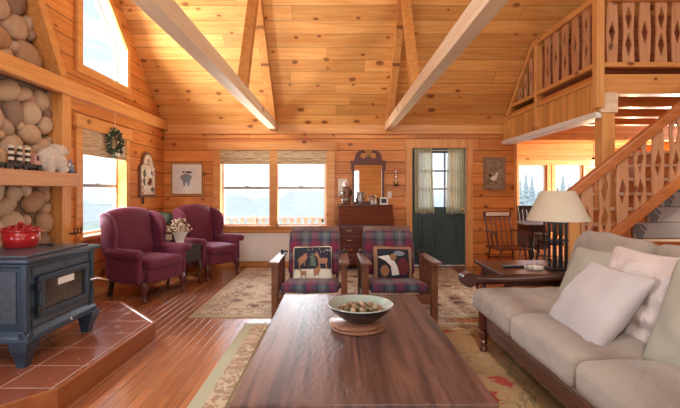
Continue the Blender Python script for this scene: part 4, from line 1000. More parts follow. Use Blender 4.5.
V('front_panel', MB().box(xf - 0.002, xf + 0.008, ya + 0.05, ya + 0.36, 0.725, 0.775, 0.002).box(xf - 0.002, xf + 0.008, ya + 0.37, yb - 0.05, 0.725, 0.775, 0.002).box(xf - 0.002, xf + 0.008, ya + 0.05, yb - 0.05, 0.385, 0.425, 0.002), 'soap')
dy0, dy1, dz0, dz1, fw = ya + 0.09, yb - 0.07, 0.43, 0.715, 0.045
fr = MB().box(xf, xf + 0.035, dy0, dy0 + fw, dz0, dz1, 0.008).box(xf, xf + 0.035, dy1 - fw, dy1, dz0, dz1, 0.008).box(xf, xf + 0.034, dy0 + 0.02, dy1 - 0.02, dz0, dz0 + fw, 0.008).box(xf, xf + 0.034, dy0 + 0.02, dy1 - 0.02, dz1 - fw, dz1, 0.008)
dr_ = V('firebox_door', fr, 'iron')
g_ = obj('door_glass', MB().box(xf + 0.004, xf + 0.012, dy0 + 0.03, dy1 - 0.03, dz0 + 0.03, dz1 - 0.03).shift((2.28, -3.0, -0.138)), M['soot'], dr_)
obj('paper_notice', MB().box(xf + 0.013, xf + 0.015, dy0 + 0.20, dy0 + 0.38, dz1 - 0.105, dz1 - 0.055).shift((2.28, -3.0, -0.138)), M['white'], dr_)
for hz in (0.47, 0.62): obj('hinge', MB().tube([(xf + 0.03, dy0 - 0.012, hz), (xf + 0.03, dy0 - 0.012, hz + 0.05)], 0.014, 10).shift((2.28, -3.0, -0.138)), M['black'], dr_, True)
V('door_handle', MB().tube([(xf + 0.03, dy1 + 0.01, 0.57), (xf + 0.07, dy1 + 0.03, 0.58), (xf + 0.13, dy1 + 0.09, 0.55)], [0.014, 0.012, 0.008], 10), 'steel', True)
V('latch', MB().box(xf, xf + 0.04, dy1 - 0.005, dy1 + 0.035, 0.545, 0.60, 0.008), 'black')
V('badge', MB().ell((xf + 0.034, (ya + yb) / 2 + 0.05, 0.327), (0.004, 0.012, 0.012)), 'steel', True)
for yy in (ya + 0.02, yb - 0.02):
    for xx in (xf - 0.03, xb + 0.03):
        sy = 1 if yy > 3 else -1; sx = 1 if xx > -2.3 else -1
        t_ = MB()
        lv = [(0.31, 0.060, 0.015), (0.25, 0.052, 0.012), (0.20, 0.038, 0.006), (0.165, 0.031, 0.004), (0.138, 0.028, 0.004)]
        for (z0, h0, o0), (z1, h1, o1) in zip(lv, lv[1:]):
            b_ = MB().box(-1, 1, -1, 1, 0, 1)
            for v in b_.bm.verts:
                q = (h0, o0, z0) if v.co.z > 0.5 else (h1, o1, z1)
                v.co = Vector((xx + sx * q[1] + v.co.x * q[0], yy + sy * q[1] + v.co.y * q[0], q[2]))
            me_ = bpy.data.meshes.new('t'); b_.bm.to_mesh(me_); t_.bm.from_mesh(me_); bpy.data.meshes.remove(me_)
        V('leg', t_, 'iron')
pt = thing('stove_steamer', 'red enamel steamer pot with pierced lid on the stove', 'pot', (-2.40, 3.12, 0.86), R(20))
obj('pot', MB().lathe([(0.095, 0), (0.105, 0.005), (0.115, 0.06), (0.118, 0.125), (0.114, 0.125), (0.10, 0.05)], seg=32), M['red'], pt, 'all')
obj('rim', MB().lathe([(0.112, 0.121), (0.123, 0.125), (0.123, 0.133), (0.112, 0.135)], seg=32).box(-0.15, -0.115, -0.03, 0.03, 0.117, 0.127, 0.004).box(0.115, 0.15, -0.03, 0.03, 0.117, 0.127, 0.004), M['red'], pt, True)
mb = MB()
for k in range(5):
    x = -0.09 + 0.045 * k; hh = 0.152 + 0.022 * (1 - ((k - 2) / 2.2) ** 2)
    mb.box(x - 0.007, x + 0.007, -0.085, 0.085, 0.133, hh, 0.002)
mb.box(-0.10, 0.10, -0.006, 0.006, 0.133, 0.155).box(-0.10, 0.10, -0.05, -0.042, 0.133, 0.15).box(-0.10, 0.10, 0.042, 0.05, 0.133, 0.15)
obj('pierced_lid', mb, M['red'], pt)
obj('lid_knob', MB().tube([(0, 0, 0.15), (0, 0, 0.175)], 0.012).ell((0, 0, 0.182), (0.02, 0.02, 0.013)), M['red'], pt, 'all')
tl = thing('trivet_lifter', 'short black iron lid lifter lying on the stove top', 'tool', (-2.27, 3.20, 0.861), R(10))
obj('shaft', MB().tube([(-0.04, 0, 0.008), (0.03, 0, 0.008)], 0.006, 8), M['black'], tl, True)
obj('grip', MB().tube([(0.02, 0, 0.009), (0.06, 0, 0.009)], 0.010, 10), M['black'], tl, True)
# poker rack hooks by post
for k in range(3):
    h_ = MB().tube([(-2.90, 4.47 + 0.055 * k, 0.83), (-2.86, 4.47 + 0.055 * k, 0.82), (-2.845, 4.47 + 0.055 * k, 0.845), (-2.85, 4.47 + 0.055 * k, 0.87)], 0.007, 8).ell((-2.85, 4.47 + 0.055 * k, 0.875), (0.012, 0.012, 0.01))
    tag(obj('iron_hook', h_, M['black'], None, True), ['black iron hook on the chimney post, nearest the stones', 'middle black iron hook on the chimney post', 'black iron hook on the chimney post, nearest the window'][k], 'hook', 'hooks on the post')
# ---- mantel ornaments
mz = 1.474
br = thing('stone_bear', 'pale carved stone bear walking along the mantel shelf', 'figurine', (-2.86, 4.12, mz)); br.rotation_euler = (0, 0, 0)
mb = MB()
mb.ell((0, -0.05, 0.125), (0.082, 0.155, 0.125), Matrix.Rotation(0.35, 4, 'X')).ell((0, 0.06, 0.205), (0.072, 0.10, 0.095)).ell((0, 0.155, 0.235), (0.05, 0.062, 0.056)).ell((0, 0.215, 0.222), (0.03, 0.045, 0.03)).ell((0.03, 0.125, 0.285), (0.014, 0.012, 0.018)).ell((-0.03, 0.125, 0.285), (0.014, 0.012, 0.018))
for x, y in ((0.04, 0.075), (-0.04, 0.10), (0.045, -0.10), (-0.045, -0.07)):
    mb.tube([(x, y - 0.01, 0.15), (x, y, 0.06), (x, y + 0.01, 0.02), (x, y + 0.02, 0.0)], [0.062, 0.05, 0.046, 0.05], 12)
o = obj('body', mb, M['stone_bear'], br, 'all')
m_ = o.modifiers.new('merge', 'REMESH'); m_.mode = 'VOXEL'; m_.voxel_size = 0.011; m_.use_smooth_shade = True
m_ = o.modifiers.new('soften', 'SMOOTH'); m_.factor = 0.5; m_.iterations = 3
tr = thing('toy_wagon', 'dark toy wagon carrying three striped stacks and a pink cab on the mantel', 'toy', (-2.84, 3.72, mz))
obj('bed', MB().box(-0.035, 0.035, -0.30, 0.20, 0.025, 0.06, 0.006), M['black'], tr)
for yy in (-0.22, -0.02, 0.15):
    for xx in (-0.04, 0.04): obj('wheel', MB().tube([(xx - 0.007, yy, 0.026), (xx + 0.007, yy, 0.026)], 0.026, 16), M['black'], tr, True)
for k in range(3):
    mb, m2 = MB(), MB(); y0 = -0.16 + 0.095 * k
    for j in range(6): (mb if j % 2 else m2).box(0.008, 0.032, y0 - 0.02, y0 + 0.02, 0.06 + 0.026 * j, 0.086 + 0.026 * j, 0.003)
    s_ = obj('stack', mb, M['cream'], tr); obj('dark_band', m2, M['blackwood'], s_)
obj('cab', MB().box(-0.032, 0.032, 0.115, 0.165, 0.06, 0.16, 0.008).box(-0.028, 0.028, 0.165, 0.2, 0.06, 0.10, 0.01), M['pinkpaint'], tr)
obj('cab_window', MB().box(0.030, 0.034, 0.127, 0.153, 0.10, 0.145), M['black'], tr)
f1 = thing('pale_figurine', 'small cream animal figurine at the end of the mantel, beside the stone bear', 'figurine', (-2.80, 4.235, mz))
obj('body', MB().ell((0, 0, 0.04), (0.03, 0.04, 0.04)).ell((0.0, -0.01, 0.095), (0.024, 0.026, 0.028)).ell((0, -0.04, 0.09), (0.012, 0.018, 0.012)).ell((0.015, 0.0, 0.125), (0.008, 0.007, 0.014)).ell((-0.015, 0, 0.125), (0.008, 0.007, 0.014)), M['cream'], f1, 'all')
f2 = thing('blue_figurine', 'blue-grey peaked ornament on a dark base at the window end of the mantel', 'figurine', (-2.79, 4.312, mz))
obj('base', MB().box(-0.035, 0.035, -0.05, 0.045, 0, 0.022, 0.005), M['iron'], f2)
obj('body', MB().lathe([(0.045, 0.022), (0.04, 0.06), (0.018, 0.10), (0.022, 0.12), (0.004, 0.155)], (0, -0.005, 0), 14, 0.8, 1.0), M['bluegrey'], f2, 'all')
obj('pale_trim', MB().ell((0.0, -0.03, 0.09), (0.02, 0.014, 0.02)), M['cream'], f2, 'all'); obj('pale_trim', MB().ell((0.0, 0.028, 0.075), (0.02, 0.012, 0.02)), M['cream'], f2, 'all')
# ------------------------------------------------------------------ against the walls
# shades
def shade_x(label, x0, x1):
    r = thing('bamboo_shade', label, 'window shade', ((x0 + x1) / 2, YF + 0.0, 1.76), 0, 'woven bamboo shades')
    w = (x1 - x0) / 2; mb = MB()
    n = 22; A = []
    prof = [(-0.012, 0.25), (-0.014, 0.15), (-0.02, 0.11), (-0.010, 0.085), (-0.022, 0.055), (-0.012, 0.03), (-0.022, 0.0), (-0.002, 0.0), (0.0, 0.06), (0.0, 0.25)]
    mb.prism(prof, lambda a, b, t: (t, a, b), -w, w)
    obj('fabric', mb, M['bamboo'], r); obj('headrail', MB().box(-w, w, 0.002, 0.03, 0.20, 0.25), M['bamboo'], r)
    return r
shade_x('woven bamboo shade over the left pane of the double window', -2.045, -1.14)
shade_x('woven bamboo shade over the right pane of the double window', -1.055, -0.125)
sl = thing('bamboo_shade', 'woven bamboo shade with a wreath, on the window beside the chimney', 'window shade', (XL, 5.265, 1.72), -pi / 2, 'woven bamboo shades')
prof = [(-0.012, 0.30), (-0.014, 0.18), (-0.024, 0.13), (-0.012, 0.10), (-0.026, 0.06), (-0.012, 0.03), (-0.026, 0.0), (-0.002, 0.0), (0.0, 0.06), (0.0, 0.30)]
obj('fabric', MB().prism(prof, lambda a, b, t: (t, -a * 1.0, b), -0.52, 0.52), M['bamboo'], sl)
sl.rotation_euler = (0, 0, -pi / 2)
# wreath
wr = thing('wreath', 'small dark green wreath hanging on the left window shade', 'wreath', (-2.915, 5.41, 1.93))
random.seed(4); mb, m2 = MB(), MB()
for i in range(420):
    a = random.uniform(0, 2 * pi); rr = 0.145 + random.gauss(0, 0.022); q = Matrix.Rotation(random.uniform(0, 6), 4, 'X') @ Matrix.Rotation(random.uniform(0, 6), 4, 'Z')
    (mb if random.random() < 0.93 else m2).ell((random.uniform(-0.025, 0.03), rr * cos(a), rr * sin(a)), (0.026, 0.010, 0.006), q, 1)
obj('leaves', mb, M['plant'], wr); obj('berries', m2, M['cream'], wr)
obj('bow', MB().ell((0.03, -0.035, -0.15), (0.012, 0.04, 0.02)).ell((0.03, 0.035, -0.15), (0.012, 0.04, 0.02)), M['cream'], wr, 'all')
obj('cord', MB().tube([(0.0, 0, 0.14), (0.0, 0, 0.46)], 0.003, 6), M['cream'], wr)
# heater panel under the double window
ht = thing('heater_panel', 'white ribbed panel heater under the double window', 'heater', (-1.0, YF - 0.03, 0.09))
mb = MB().box(-0.95, 0.95, -0.035, 0.0, 0, 0.46, 0.006); obj('panel', mb, M['white'], ht)
mb = MB()
for k in range(38): mb.box(-0.93 + k * 0.05, -0.905 + k * 0.05, -0.042, -0.034, 0.02, 0.44, 0.003)
obj('ribs', mb, M['white'], ht); obj('top_cap', MB().box(-0.96, 0.96, -0.055, 0.0, 0.462, 0.485, 0.005), M['white'], ht)
# framed pictures
fp = thing('framed_print', 'thin-framed pale wash print on the far wall beside the corner', 'picture', (-2.57, YF - 0.004, 1.505))
w, h = 0.272, 0.272
mb = MB()
for a, b, c, d in ((-w, -w + 0.018, -h, h), (w - 0.018, w, -h, h), (-w + 0.018, w - 0.018, -h, -h + 0.018), (-w + 0.018, w - 0.018, h - 0.018, h)): mb.box(a, b, -0.025, 0, c, d, 0.003)
obj('frame', mb, M['gold'], fp); obj('mat', MB().box(-w + 0.015, w - 0.015, -0.012, -0.006, -h + 0.015, h - 0.015), M['mat_white'], fp)
obj('paper', MB().box(-0.19, 0.19, -0.015, -0.0125, -0.20, 0.185), M['art_wash'], fp)
mb = MB().prism([(-0.12, 0.02), (-0.10, 0.06), (-0.05, 0.085), (0.02, 0.085), (0.075, 0.06), (0.085, 0.02), (0.06, -0.01), (0.045, -0.09), (0.03, -0.125), (0.01, -0.12), (0.0, -0.06), (-0.02, -0.055), (-0.03, -0.11), (-0.05, -0.13), (-0.065, -0.10), (-0.075, -0.02), (-0.10, 0.0)], XZ, -0.0165, -0.0155)
obj('ink_shape', mb, M['bluegrey'], fp)
mb = MB().prism(circ(-0.06, 0.12, 0.022, 0.014), XZ, -0.0165, -0.0155).prism(circ(0.03, 0.115, 0.06, 0.018), XZ, -0.0165, -0.0155)
obj('dark_ink', mb, M['black'], fp)
sa = thing('arched_panel', 'tall arch-topped folk art panel in dark frame on the left wall', 'picture', (XL + 0.004, 6.41, 1.20))
def archp(hw, hb, ht_, n=10):
    pts = [(-hw, hb), (hw, hb), (hw, ht_ - hw * 0.9), (hw * 0.72, ht_ - hw * 0.75)]
    for i in range(1, n): a = pi * i / n; pts.append((hw * 0.62 * cos(a), ht_ - hw * 0.62 + hw * 0.62 * sin(a)))
    pts += [(-hw * 0.72, ht_ - hw * 0.75), (-hw, ht_ - hw * 0.9)]
    return pts
obj('frame', MB().prism(archp(0.26, 0.0, 0.70), YZ, 0, 0.03), M['sofawood'], sa)
obj('panel', MB().prism(archp(0.225, 0.04, 0.665), YZ, 0.03, 0.034), M['art_sampler'], sa)
obj('painted_motif', MB().prism([(-0.05, 0.20), (0.06, 0.18), (0.12, 0.24), (0.09, 0.33), (0.03, 0.30), (0.0, 0.25)], YZ, 0.034, 0.036).prism(circ(0.11, 0.38, 0.028, 0.03), YZ, 0.034, 0.036), M['winered'], sa)
obj('painted_figure', MB().prism([(0.02, 0.30), (0.10, 0.30), (0.08, 0.44), (0.04, 0.44)], YZ, 0.034, 0.0365).prism(circ(-0.12, 0.14, 0.05, 0.03), YZ, 0.034, 0.036), M['ceramic'], sa)
obj('painted_leaves', MB().prism(circ(-0.13, 0.36, 0.05, 0.06), YZ, 0.034, 0.036).prism(circ(-0.14, 0.24, 0.03, 0.06), YZ, 0.034, 0.036).prism(circ(0.13, 0.12, 0.05, 0.03), YZ, 0.034, 0.036), M['greygreen'], sa)
obj('painted_lines', MB().box(0.034, 0.0355, -0.10, 0.08, 0.50, 0.51).box(0.034, 0.0355, -0.06, 0.05, 0.54, 0.548).box(0.034, 0.0355, -0.09, 0.06, 0.57, 0.578), M['walnut'], sa)
obj('hanging_tab', MB().box(0.01, 0.02, -0.15, -0.11, -0.10, 0.0), M['black'], sa)
rp = thing('rooster_picture', 'weathered wood shadow-box with a rooster on the far wall', 'picture', (2.73, YF - 0.004, 1.60), 0)
w, h = 0.185, 0.285; mb = MB()
for a, b, c, d in ((-w, -w + 0.05, -h, h), (w - 0.05, w, -h, h), (-w + 0.05, w - 0.05, -h, -h + 0.05), (-w + 0.05, w - 0.05, h - 0.05, h)): mb.box(a, b, -0.045, 0, c, d, 0.005)
obj('frame', mb, M['driftwood'], rp); obj('panel', MB().box(-w + 0.04, w - 0.04, -0.015, -0.008, -h + 0.04, h - 0.04), M['art_inner'], rp)
rb = MB().prism([(-0.08, 0.02), (-0.07, -0.05), (-0.02, -0.08), (0.03, -0.06), (0.05, 0.0), (0.055, 0.045), (0.075, 0.04), (0.055, 0.065), (0.035, 0.07), (0.02, 0.03), (-0.02, -0.005)], lambda a, b, t: (a, t, b - 0.05), -0.03, -0.014, 0.003)
obj('rooster', rb, M['cream'], rp)
obj('rooster_tail', MB().prism([(-0.06, -0.03), (-0.10, 0.02), (-0.08, 0.05), (-0.045, 0.01)], lambda a, b, t: (a, t, b - 0.05), -0.033, -0.016, 0.003), M['black'], rp)
obj('straw', MB().tube([(0.0, -0.02, 0.03), (0.03, -0.02, 0.2)], 0.006, 6).tube([(0.03, -0.02, 0.02), (0.01, -0.02, 0.19)], 0.006, 6).tube([(-0.04, -0.02, 0.03), (-0.03, -0.02, 0.16)], 0.005, 6), M['tan'], rp)
# slant-front desk
dk = thing('slant_front_desk', 'mahogany slant-front desk below the mirror on the far wall', 'desk', (0.485, 6.83, 0.012))
obj('carcass', MB().box(-0.455, 0.455, -0.22, 0.21, 0.09, 0.74, 0.006).prism([(-0.22, 0.74), (0.21, 0.74), (0.21, 1.035), (-0.02, 1.035)], YZ, -0.45, 0.45, 0.004), M['mahog'], dk)
obj('slant_lid', MB().prism([(-0.235, 0.745), (-0.04, 1.03), (-0.025, 1.02), (-0.215, 0.74)], YZ, -0.44, 0.44, 0.003), M['mahog'], dk)
obj('top', MB().box(-0.465, 0.465, -0.05, 0.215, 1.035, 1.055, 0.005), M['mahog'], dk)
for k in range(4):
    z = 0.12 + k * 0.155
    d_ = obj('drawer', MB().box(-0.42, 0.42, -0.235, -0.218, z, z + 0.14, 0.006), M['mahog'], dk)
    for s in (-1, 1): obj('drawer_pull', MB().tube([(s * 0.27 - 0.04, -0.235, z + 0.075), (s * 0.27 - 0.03, -0.26, z + 0.06), (s * 0.27 + 0.03, -0.26, z + 0.06), (s * 0.27 + 0.04, -0.235, z + 0.075)], 0.005, 6), M['brass'], d_)
for sx in (-0.42, 0.42):
    for sy in (-0.18, 0.17): obj('foot', MB().tube([(sx, sy, 0.09), (sx, sy, 0.0)], [0.04, 0.03], 10), M['mahog'], dk, True)
# mirror
mr = thing('wall_mirror', 'tall mahogany framed mirror with scrolled crest above the desk', 'mirror', (0.555, YF - 0.004, 1.08))
w, z0, z1 = 0.275, 0.0, 0.70; mb = MB()
for a, b, c, d in ((-w, -w + 0.04, z0, z1), (w - 0.04, w, z0, z1), (-w + 0.04, w - 0.04, z0, z0 + 0.04), (-w + 0.04, w - 0.04, z1 - 0.035, z1)): mb.box(a, b, -0.03, 0, c, d, 0.006)
fm = obj('frame', mb, M['mahog'], mr)
obj('mirror_glass', MB().box(-w + 0.035, w - 0.035, -0.012, -0.006, z0 + 0.035, z1 - 0.03), M['mirror'], mr)
cr_ = MB()
half = [(0.0, 0.70), (0.30, 0.70), (0.31, 0.745), (0.27, 0.73), (0.24, 0.75), (0.225, 0.82), (0.20, 0.875), (0.15, 0.91), (0.10, 0.918), (0.06, 0.905), (0.045, 0.88), (0.06, 0.87), (0.085, 0.88), (0.12, 0.87), (0.14, 0.83), (0.12, 0.79), (0.07, 0.775), (0.045, 0.80), (0.03, 0.84), (0.0, 0.845)]
for s in (-1, 1): cr_.prism([(s * a, b) for a, b in half], XZ, -0.026, -0.004, 0.003)
obj('crest', cr_, M['mahog'], mr)
obj('finial', MB().lathe([(0.012, 0.78), (0.03, 0.81), (0.03, 0.85), (0.012, 0.88), (0.022, 0.90), (0.004, 0.94)], (0, -0.03, 0), 14, 1, 0.5), M['gold'], mr, 'all')
obj('ear', MB().prism([(w, 0.55), (w + 0.03, 0.60), (w + 0.015, 0.66), (w + 0.035, 0.70), (w, 0.72)], XZ, -0.02, -0.004).prism([(-w, 0.55), (-w - 0.03, 0.60), (-w - 0.015, 0.66), (-w - 0.035, 0.70), (-w, 0.72)], XZ, -0.02, -0.004), M['mahog'], mr)
# things on the desk
zt2 = 1.068
pl = thing('wall_plaque', 'square pale plaster plaque behind the white-hooded figurine', 'plaque', (0.122, YF - 0.004, 1.36))
obj('slab', MB().box(-0.085, 0.085, -0.025, 0, -0.15, 0.15, 0.008), M['cream'], pl); obj('relief', MB().ell((0, -0.025, 0.02), (0.05, 0.012, 0.07)).ell((-0.02, -0.025, -0.06), (0.04, 0.01, 0.03)), M['ceramic'], pl, 'all')
fg = thing('hooded_figurine', 'figurine in brown coat with pale fur hood on the desk', 'figurine', (0.17, 6.87, zt2))
obj('coat', MB().lathe([(0.05, 0), (0.07, 0.01), (0.075, 0.08), (0.06, 0.10), (0.066, 0.13), (0.075, 0.2), (0.06, 0.27), (0.035, 0.31)], (0, 0, 0), 18, 1, 0.8), M['sofawood'], fg, 'all')
obj('skirt_trim', MB().lathe([(0.076, 0.07), (0.082, 0.085), (0.078, 0.10), (0.066, 0.105)], (0, 0, 0), 18, 1, 0.8).ell((-0.05, -0.05, 0.21), (0.03, 0.03, 0.03)), M['pewter'], fg, 'all')
obj('hood', MB().ell((0, 0, 0.35), (0.055, 0.05, 0.06)), M['ceramic'], fg, 'all')
obj('face', MB().ell((0, -0.042, 0.345), (0.03, 0.018, 0.035)), M['pinkpaint'], fg, 'all')
obj('sack', MB().ell((0.06, 0.02, 0.2), (0.04, 0.035, 0.07)), M['walnut'], fg, 'all')
pj = thing('pewter_pitcher', 'pewter pitcher with a curved handle on the desk', 'pitcher', (0.41, 6.86, zt2))
obj('body', MB().lathe([(0.045, 0), (0.05, 0.01), (0.06, 0.05), (0.062, 0.09), (0.045, 0.14), (0.038, 0.17), (0.05, 0.215), (0.045, 0.215), (0.033, 0.17)], seg=22), M['pewter'], pj, 'all')
obj('handle', MB().tube([(0.045, 0, 0.20), (0.085, 0, 0.205), (0.095, 0, 0.15), (0.058, 0, 0.08)], 0.008, 8), M['pewter'], pj, 'all')
obj('spout', MB().prism([(-0.045, 0.19), (-0.078, 0.225), (-0.045, 0.217)], XZ, -0.016, 0.016, 0.003), M['pewter'], pj)
jr = thing('glass_jar', 'small clear glass jar of pale shells on the desk', 'jar', (0.60, 6.85, zt2))
obj('glass', MB().lathe([(0.032, 0), (0.036, 0.004), (0.036, 0.1), (0.028, 0.115)], seg=18), M['clear'], jr, 'all')
obj('contents', MB().lathe([(0.028, 0.006), (0.03, 0.01), (0.03, 0.05), (0.01, 0.06)], seg=14), M['ceramic'], jr, 'all'); obj('lid', MB().lathe([(0.03, 0.115), (0.032, 0.12), (0.03, 0.135), (0.008, 0.14), (0.008, 0.155)], seg=16), M['pewter'], jr, 'all')
vs = thing('bud_vase', 'little white bud vase with a pale sprig on the desk', 'vase', (0.665, 6.93, zt2))
obj('vase', MB().lathe([(0.02, 0), (0.032, 0.03), (0.014, 0.07), (0.018, 0.085)], seg=14), M['ceramic'], vs, 'all'); obj('sprig', MB().tube([(0, 0, 0.08), (0.005, 0, 0.14)], 0.003, 6).ell((0.0, 0, 0.15), (0.02, 0.02, 0.02), None, 2).ell((0.02, 0, 0.125), (0.014, 0.014, 0.014), None, 2), M['petal'], vs)
pf = thing('photo_frame', 'silver photo frame with a dark photo on the desk', 'photo frame', (0.80, 6.85, zt2), R(6))
obj('frame', MB().box(-0.068, 0.068, -0.008, 0.008, 0.0, 0.125, 0.004, mtx=tilt('X', -8)), M['white'], pf); obj('photo', MB().box(-0.045, 0.045, -0.0105, -0.0085, 0.025, 0.10, mtx=tilt('X', -8)), M['black'], pf); obj('strut', MB().bar((0, 0.02, 0.10), (0, 0.06, 0.002), 0.02, 0.004), M['black'], pf)
sw = thing('light_switch', 'cream light switch plate between the mirror and the door', 'light switch', (0.925, YF - 0.001, 1.23))
obj('plate', MB().box(-0.037, 0.037, -0.008, 0, -0.06, 0.06, 0.003), M['cream'], sw); obj('toggle', MB().box(-0.006, 0.006, -0.02, -0.008, -0.012, 0.012, 0.002), M['white'], sw)
ol = thing('oil_lamp', 'small glass oil lamp on a wall bracket left of the green door', 'lamp', (1.03, YF - 0.07, 1.40))
obj('bracket', MB().box(-0.03, 0.03, 0.055, 0.068, -0.02, 0.06, 0.004).tube([(0, 0.06, 0.0), (0, 0.0, -0.012)], 0.008, 8).lathe([(0.05, -0.012), (0.055, -0.004), (0.05, 0.0)], seg=18), M['walnut'], ol, True)
obj('font', MB().lathe([(0.03, 0), (0.042, 0.02), (0.045, 0.045), (0.03, 0.06)], seg=18), M['brass'], ol, 'all')
obj('burner', MB().lathe([(0.028, 0.06), (0.032, 0.07), (0.03, 0.085)], seg=16), M['cream'], ol, 'all')
obj('chimney_glass', MB().lathe([(0.026, 0.085), (0.042, 0.13), (0.032, 0.18), (0.02, 0.23), (0.02, 0.28)], seg=18, cap=False), M['clear'], ol, 'all')
# door curtains
cr = thing('curtain_rod', 'thin rod across the top of the green door', 'curtain rod', (1.78, YF + 0.02, 2.0))
obj('rod', MB().tube([(-0.43, 0, 0), (0.43, 0, 0)], 0.008, 10), M['white'], cr, True); obj('bracket', MB().box(-0.42, -0.40, 0, 0.03, -0.012, 0.012).box(0.40, 0.42, 0, 0.03, -0.012, 0.012), M['white'], cr)
def curtain(label, x0, x1, x0b, x1b, seed):
    mb = MB(); n, m_ = 56, 16; V_ = []
    for j in range(m_ + 1):
        q = j / m_; row = []
        for i in range(n + 1):
            u = i / n; x = (x0 + (x1 - x0) * u) * (1 - q) + (x0b + (x1b - x0b) * u) * q
            y = 0.016 * sin(u * 2 * pi * 7 + seed + 0.6 * sin(3 * q + seed)) * (0.6 + 0.5 * q)
            z = -q * 1.125 + 0.03 + 0.01 * sin(u * 9 + seed) * q
            row.append(mb.bm.verts.new((x, y, z)))
        V_.append(row)
    for j in range(m_):
        for i in range(n): mb.bm.faces.new((V_[j][i], V_[j][i + 1], V_[j + 1][i + 1], V_[j + 1][i]))
    o = obj('door_curtain', mb, M['curtain'], None, 'all', (0, YF - 0.012, 2.0))
    s_ = o.modifiers.new('thick', 'SOLIDIFY'); s_.thickness = 0.002
    tag(o, label, 'curtain', 'sheer door curtains')
curtain('sheer cream curtain on the left half of the green door', 1.355, 1.66, 1.36, 1.70, 0.5)
curtain('sheer cream curtain on the right half of the green door', 1.93, 2.215, 1.90, 2.235, 2.1)
# rocking chair
rk = thing('rocking_chair', 'thin dark red rocking chair with a pale stencilled crest below the rooster picture', 'rocking chair', (2.71, 6.50, 0), R(6))
obj('seat', MB().rbox((0, 0, 0.40), (0.50, 0.46, 0.035), 0.017, 6), M['mahog'], rk, 'all')
obj('crest_rail', MB().box(-0.24, 0.24, 0.30, 0.325, 0.86, 0.96, 0.008), M['mahog'], rk)
obj('stencil', MB().box(-0.20, 0.20, 0.295, 0.30, 0.885, 0.945), M['cream'], rk)
for k in range(6):
    x = -0.21 + 0.084 * k; obj('spindle', MB().tube([(x * 0.95, 0.20, 0.41), (x, 0.312, 0.87)], 0.014 if k in (0, 5) else 0.009, 8), M['mahog'], rk, True)
for s in (-1, 1):
    obj('arm', MB().tube([(s * 0.21, 0.27, 0.66), (s * 0.27, 0.0, 0.65), (s * 0.28, -0.20, 0.64)], [0.014, 0.016, 0.022], 8), M['mahog'], rk, True)
    obj('arm_post', MB().tube([(s * 0.23, -0.16, 0.41), (s * 0.27, -0.16, 0.64)], 0.012, 8), M['mahog'], rk, True)
    obj('arm_post', MB().tube([(s * 0.24, 0.0, 0.41), (s * 0.27, 0.0, 0.645)], 0.009, 8), M['mahog'], rk, True)
    obj('front_leg', MB().tube([(s * 0.19, -0.18, 0.39), (s * 0.23, -0.21, 0.06)], 0.015, 8), M['mahog'], rk, True)
    obj('back_leg', MB().tube([(s * 0.19, 0.17, 0.39), (s * 0.23, 0.22, 0.06)], 0.015, 8), M['mahog'], rk, True)
    obj('rocker', MB().tube([(s * 0.23, -0.36 + 0.8 * i / 12, 0.02 + 0.10 * ((i - 6) / 6) ** 2 * 0.9) for i in range(13)], 0.018, 8), M['mahog'], rk, True)
for q in (-0.195, 0.195): obj('stretcher', MB().tube([(-0.21, q, 0.22), (0.21, q, 0.22)], 0.011, 8), M['mahog'], rk, True)
# dining set
dt = thing('dining_table', 'dark dining table with turned legs in the dining end', 'table', (4.06, 7.35, 0))
obj('tabletop', MB().box(-0.88, 0.88, -0.50, 0.50, 0.70, 0.735, 0.008), M['walnut'], dt)
obj('apron', MB().box(-0.80, 0.80, -0.42, 0.42, 0.60, 0.70), M['blackwood'], dt)
for sx in (-1, 1):
    for sy in (-1, 1): obj('leg', MB().lathe([(0.025, 0), (0.03, 0.03), (0.022, 0.08), (0.045, 0.2), (0.05, 0.28), (0.025, 0.33), (0.045, 0.36), (0.026, 0.40), (0.045, 0.46), (0.048, 0.60)], (sx * 0.74, sy * 0.38, 0), 14), M['blackwood'], dt, True)
def dining_chair(label):
    r = thing('dining_chair', label, 'chair', (0, 0, 0), 0, 'dark chairs round the dining table')
    obj('seat', MB().rbox((0, 0, 0.445), (0.42, 0.42, 0.035), 0.015, 5), M['blackwood'], r, 'all')
    for s in (-1, 1):
        obj('front_leg', MB().tube([(s * 0.16, -0.16, 0.43), (s * 0.20, -0.2, 0.0)], [0.018, 0.014], 8), M['blackwood'], r, True)
        obj('back_leg', MB().tube([(s * 0.16, 0.16, 0.43), (s * 0.20, 0.22, 0.0)], [0.018, 0.014], 8), M['blackwood'], r, True)
        obj('back_post', MB().tube([(s * 0.19, 0.18, 0.44), (s * 0.21, 0.29, 0.98)], [0.018, 0.014], 8), M['blackwood'], r, True)
    for k in range(4): obj('spindle', MB().tube([(-0.12 + 0.08 * k, 0.185, 0.45), (-0.12 + 0.08 * k, 0.285, 0.93)], 0.009, 6), M['blackwood'], r, True)
    obj('crest_rail', MB().box(-0.225, 0.225, 0.28, 0.305, 0.90, 1.0, 0.008), M['blackwood'], r)
    for q in (-0.18, 0.19): obj('stretcher', MB().tube([(-0.18, q, 0.2), (0.18, q, 0.2)], 0.01, 6), M['blackwood'], r, True)
    return r
dc = dining_chair('dark dining chair on the near side of the dining table'); dc.location = (3.55, 6.72, 0); dc.rotation_euler = (0, 0, R(180 - 10))
copy_tree(dc, None, (4.75, 6.75, 0), R(175), 'dark dining chair behind the lamp shade, farther right at the dining table')
copy_tree(dc, None, (3.95, 8.15, 0), R(0), 'dark dining chair on the window side of the dining table, left')
copy_tree(dc, None, (4.65, 8.15, 0), R(5), 'dark dining chair on the window side of the dining table, right')
hb = thing('dark_cabinet', 'low black-brown cabinet under the dining window', 'cabinet', (4.30, 9.3, 0))
